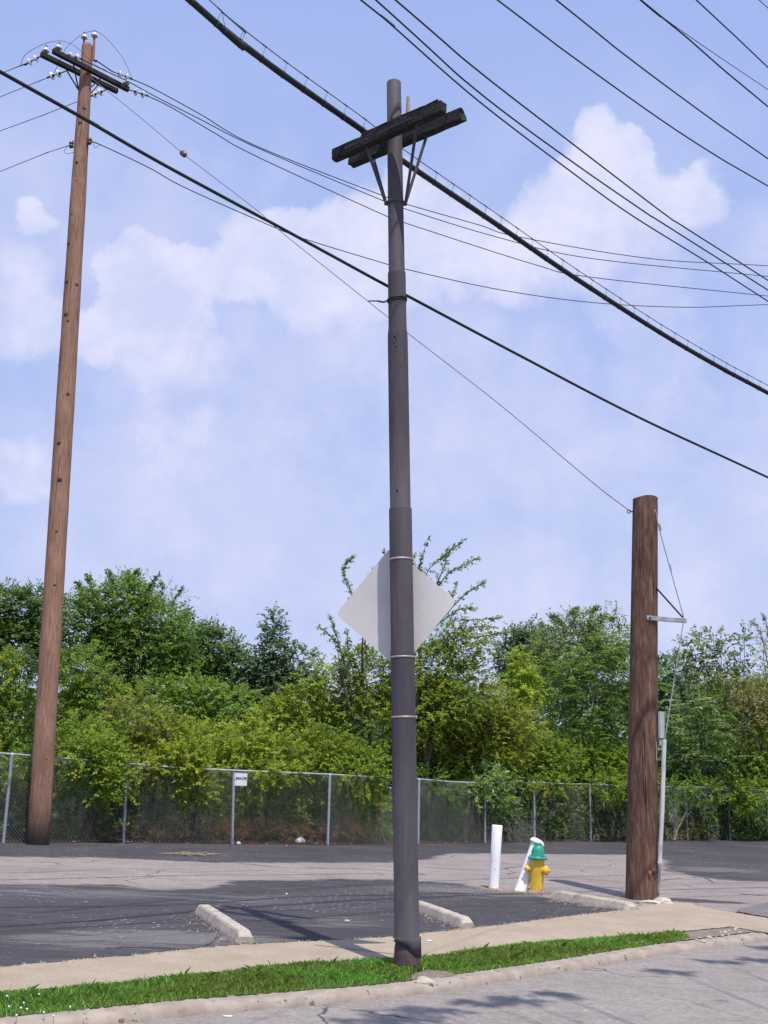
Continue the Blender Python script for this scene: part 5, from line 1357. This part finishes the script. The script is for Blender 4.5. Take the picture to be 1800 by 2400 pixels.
plant('shrub', 'green bush over the rail immediately left of the stub pole', 'shrub', [(1380, 1780, 60, 40), (1430, 1800, 66, 40), (1350, 1820, 56, 36), (1480, 1800, 56, 50), (1400, 1890, 70, 50), (1470, 1890, 60, 50), (1420, 1842, 40, 20, 35.6), (1470, 1850, 30, 30, 36.2)], 37.3, 'green', **LF, group='shrubs behind the fence', accent=('olive', .4))
plant('shrub', 'dark green bush behind the fence just right of the stub pole', 'shrub', [(1570, 1820, 56, 44), (1620, 1840, 60, 36), (1680, 1840, 60, 36), (1580, 1890, 60, 46), (1660, 1900, 60, 40), (1570, 1850, 30, 20, 38.4), (1650, 1855, 40, 24, 39.6)], 42.0, 'green', **LF, group='shrubs behind the fence', accent=('dark', .4))
plant('shrub', 'green bush at the right end behind the last fence posts', 'shrub', [(1750, 1870, 50, 46), (1800, 1880, 60, 50), (1720, 1910, 46, 40), (1780, 1930, 60, 40)], 44.8, 'green', **LF, group='shrubs behind the fence', accent=('olive', .4))
# everything low behind the fence
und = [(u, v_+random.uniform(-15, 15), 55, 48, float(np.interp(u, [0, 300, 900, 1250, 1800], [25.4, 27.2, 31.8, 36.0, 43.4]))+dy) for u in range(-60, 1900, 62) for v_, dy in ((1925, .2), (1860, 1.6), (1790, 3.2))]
plant('undergrowth', 'tangled low green undergrowth behind the chain-link fence', 'undergrowth', und, 33, 'shade_green', (.10, .062), 34, 11, .36, kind='stuff', accent=('green', .2))
dd = [(u+random.uniform(-20, 20), 1955+random.uniform(-12, 8), random.uniform(22, 40), random.uniform(12, 24), float(np.interp(u, [0, 290, 545, 768, 980, 1253, 1612, 1800], [23.9, 25.55, 26.8, 28.1, 30.85, 34.4, 39.1, 42]))+.4) for u in list(range(250, 900, 45))+[1440, 1500, 1560, 1640]]
plant('dead_weeds', 'brown dead weeds along the foot of the fence', 'weeds', dd, 30, 'dead', (.075, .02), 15, 10, .3, kind='stuff')
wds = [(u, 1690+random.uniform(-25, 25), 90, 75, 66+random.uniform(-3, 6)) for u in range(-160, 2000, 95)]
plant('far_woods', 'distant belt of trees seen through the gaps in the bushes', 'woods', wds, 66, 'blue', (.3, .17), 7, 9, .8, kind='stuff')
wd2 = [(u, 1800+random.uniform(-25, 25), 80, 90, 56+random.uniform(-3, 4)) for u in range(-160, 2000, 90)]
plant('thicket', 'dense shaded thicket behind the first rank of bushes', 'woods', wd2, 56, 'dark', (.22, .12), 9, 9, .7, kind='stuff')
# bare pale saplings behind the fence
for i, (pth, lab) in enumerate([([(905, None, 30.6), (885, 1920, 30.6), (880, 1850, 30.7)], 'pale bare stem leaning behind the fence left of the steel pole'), ([(1090, None, 33.2), (1094, 1900, 33.2), (1108, 1830, 33.3)], 'pale bare stem behind the fence left of the upright white post'),
                              ([(1578, None, 39.5), (1590, 1940, 39.5), (1606, 1905, 39.5)], 'pale bare stick leaning behind the fence right of the stub pole')]):
    P3 = catmull([PY(u, v, y) if v is not None else Vector((PY(u, 1950, y).x, y, g(PY(u, 1950, y).x, y)-.05)) for u, v, y in pth], 6)
    mb = MB(); mb.tube(P3, [.035-.02*k_/len(P3) for k_ in range(len(P3))], 6)
    for s_ in (-1, 1): mb.tube([P3[6], P3[6]+Vector((.25*s_, 0, .35)), P3[6]+Vector((.35*s_, .05, .8))], [.018, .012, .006], 5)
    tag(mb.build('bare_stem', M['pale_bark'], loc=P3[0]), lab, 'stem')
# leaf litter along the foot of the fence
fl_ = [Vector((*p, 0)) for p in fence_xy[1:-1]]
nl = 2600; seg = rng.integers(0, len(fl_)-1, nl); tt = rng.random(nl)
A_ = np.array([[p.x, p.y] for p in fl_]); Pp = A_[seg]+(A_[seg+1]-A_[seg])*tt[:, None]
Pp[:, 1] -= np.abs(rng.normal(0, .16, nl))-.12; Pp[:, 0] += rng.normal(0, .08, nl)
az = rng.uniform(0, 6.28, nl); sz_ = rng.uniform(.02, .055, nl)
B_ = np.stack([Pp[:, 0], Pp[:, 1], g(Pp[:, 0], Pp[:, 1])+rng.uniform(.012, .04, nl)], 1)
e1_ = np.stack([np.cos(az), np.sin(az), rng.normal(0, .2, nl)], 1)*sz_[:, None]; e2_ = np.stack([-np.sin(az), np.cos(az), rng.normal(0, .2, nl)], 1)*(sz_*.45)[:, None]
Q = np.stack([B_-e1_, B_+e2_, B_+e1_, B_-e2_], 1).reshape(-1, 3)
cl = np.array([.24, .14, .08])*rng.uniform(.5, 1.6, (nl, 1)); ll_ = rng.random(nl) < .12; cl[ll_] = (.5, .45, .36)
tag(np_mesh('leaf_litter', Q, 4, M['leaf'], None, np.repeat(cl, 4, 0)), 'brown leaf litter gathered along the foot of the fence', 'leaf litter', kind='stuff')

# the street tree on the near side, whose leaf shade falls on the road
sroot = Vector((6.2, -1.5, g(6.2, -1.5)))
stt = thing('street_tree', sroot, 'roadside tree on the near kerb whose boughs shade patches of the road', 'tree')
bl_ = []
def shade_at(u, v, h_): 
    p = PG(u, v, -KH); return p + to_sun*(h_/to_sun.z)
mb = MB(); crown = []
mb.tube(catmull([sroot-Vector((0, 0, .2)), sroot+Vector((-.1, .1, 3)), sroot+Vector((-.5, .6, 6)), sroot+Vector((-1, 1, 9))], 6), [.2-.13*i/18 for i in range(19)], 9)
for (u, v, h_, rx) in [(1000, 2368, 9.2, .36), (1130, 2352, 9.4, .26), (1215, 2345, 9.3, .2), (940, 2386, 9.1, .3), (1300, 2332, 9.3, .12), (1575, 2278, 9.6, .26), (1690, 2256, 9.7, .26), (1775, 2250, 9.8, .2), (880, 2396, 9.1, .28), (1795, 2222, 9.9, .15)]:
    c = shade_at(u, v, h_); crown.append((c, (rx*.8, rx*.06, .04)))
    mb.tube(catmull([sroot+Vector((-.5, .6, 6)), sroot.lerp(c, .6)+Vector((0, 0, 3.2)), c], 5), [.05-.042*i/10 for i in range(11)], 5)
for q in range(7): crown.append((sroot+Vector((random.uniform(-1, 2.5), random.uniform(-4, -1.5), random.uniform(7.5, 10))), (1.0, 1.0, .8)))
O, D_, T_ = [np.concatenate(z) for z in zip(*[blob_sprigs(c, r, 11, 0, .1) for c, r in crown])]
lo, hi = map(np.array, PAL['green'])
Q, C_ = leaves_from_sprigs(O, D_, .16*rng.uniform(.5, 1.3, len(O)), 7, .08, .045, lo+(hi-lo)*T_[:, None], .2)
np_mesh('crown', Q, 4, M['leaf'], stt, C_); mb.build('trunk', M['bark'], stt)
print('OBJECTS', len(bpy.data.objects), 'VERTS', sum(len(m_.vertices) for m_ in bpy.data.meshes))
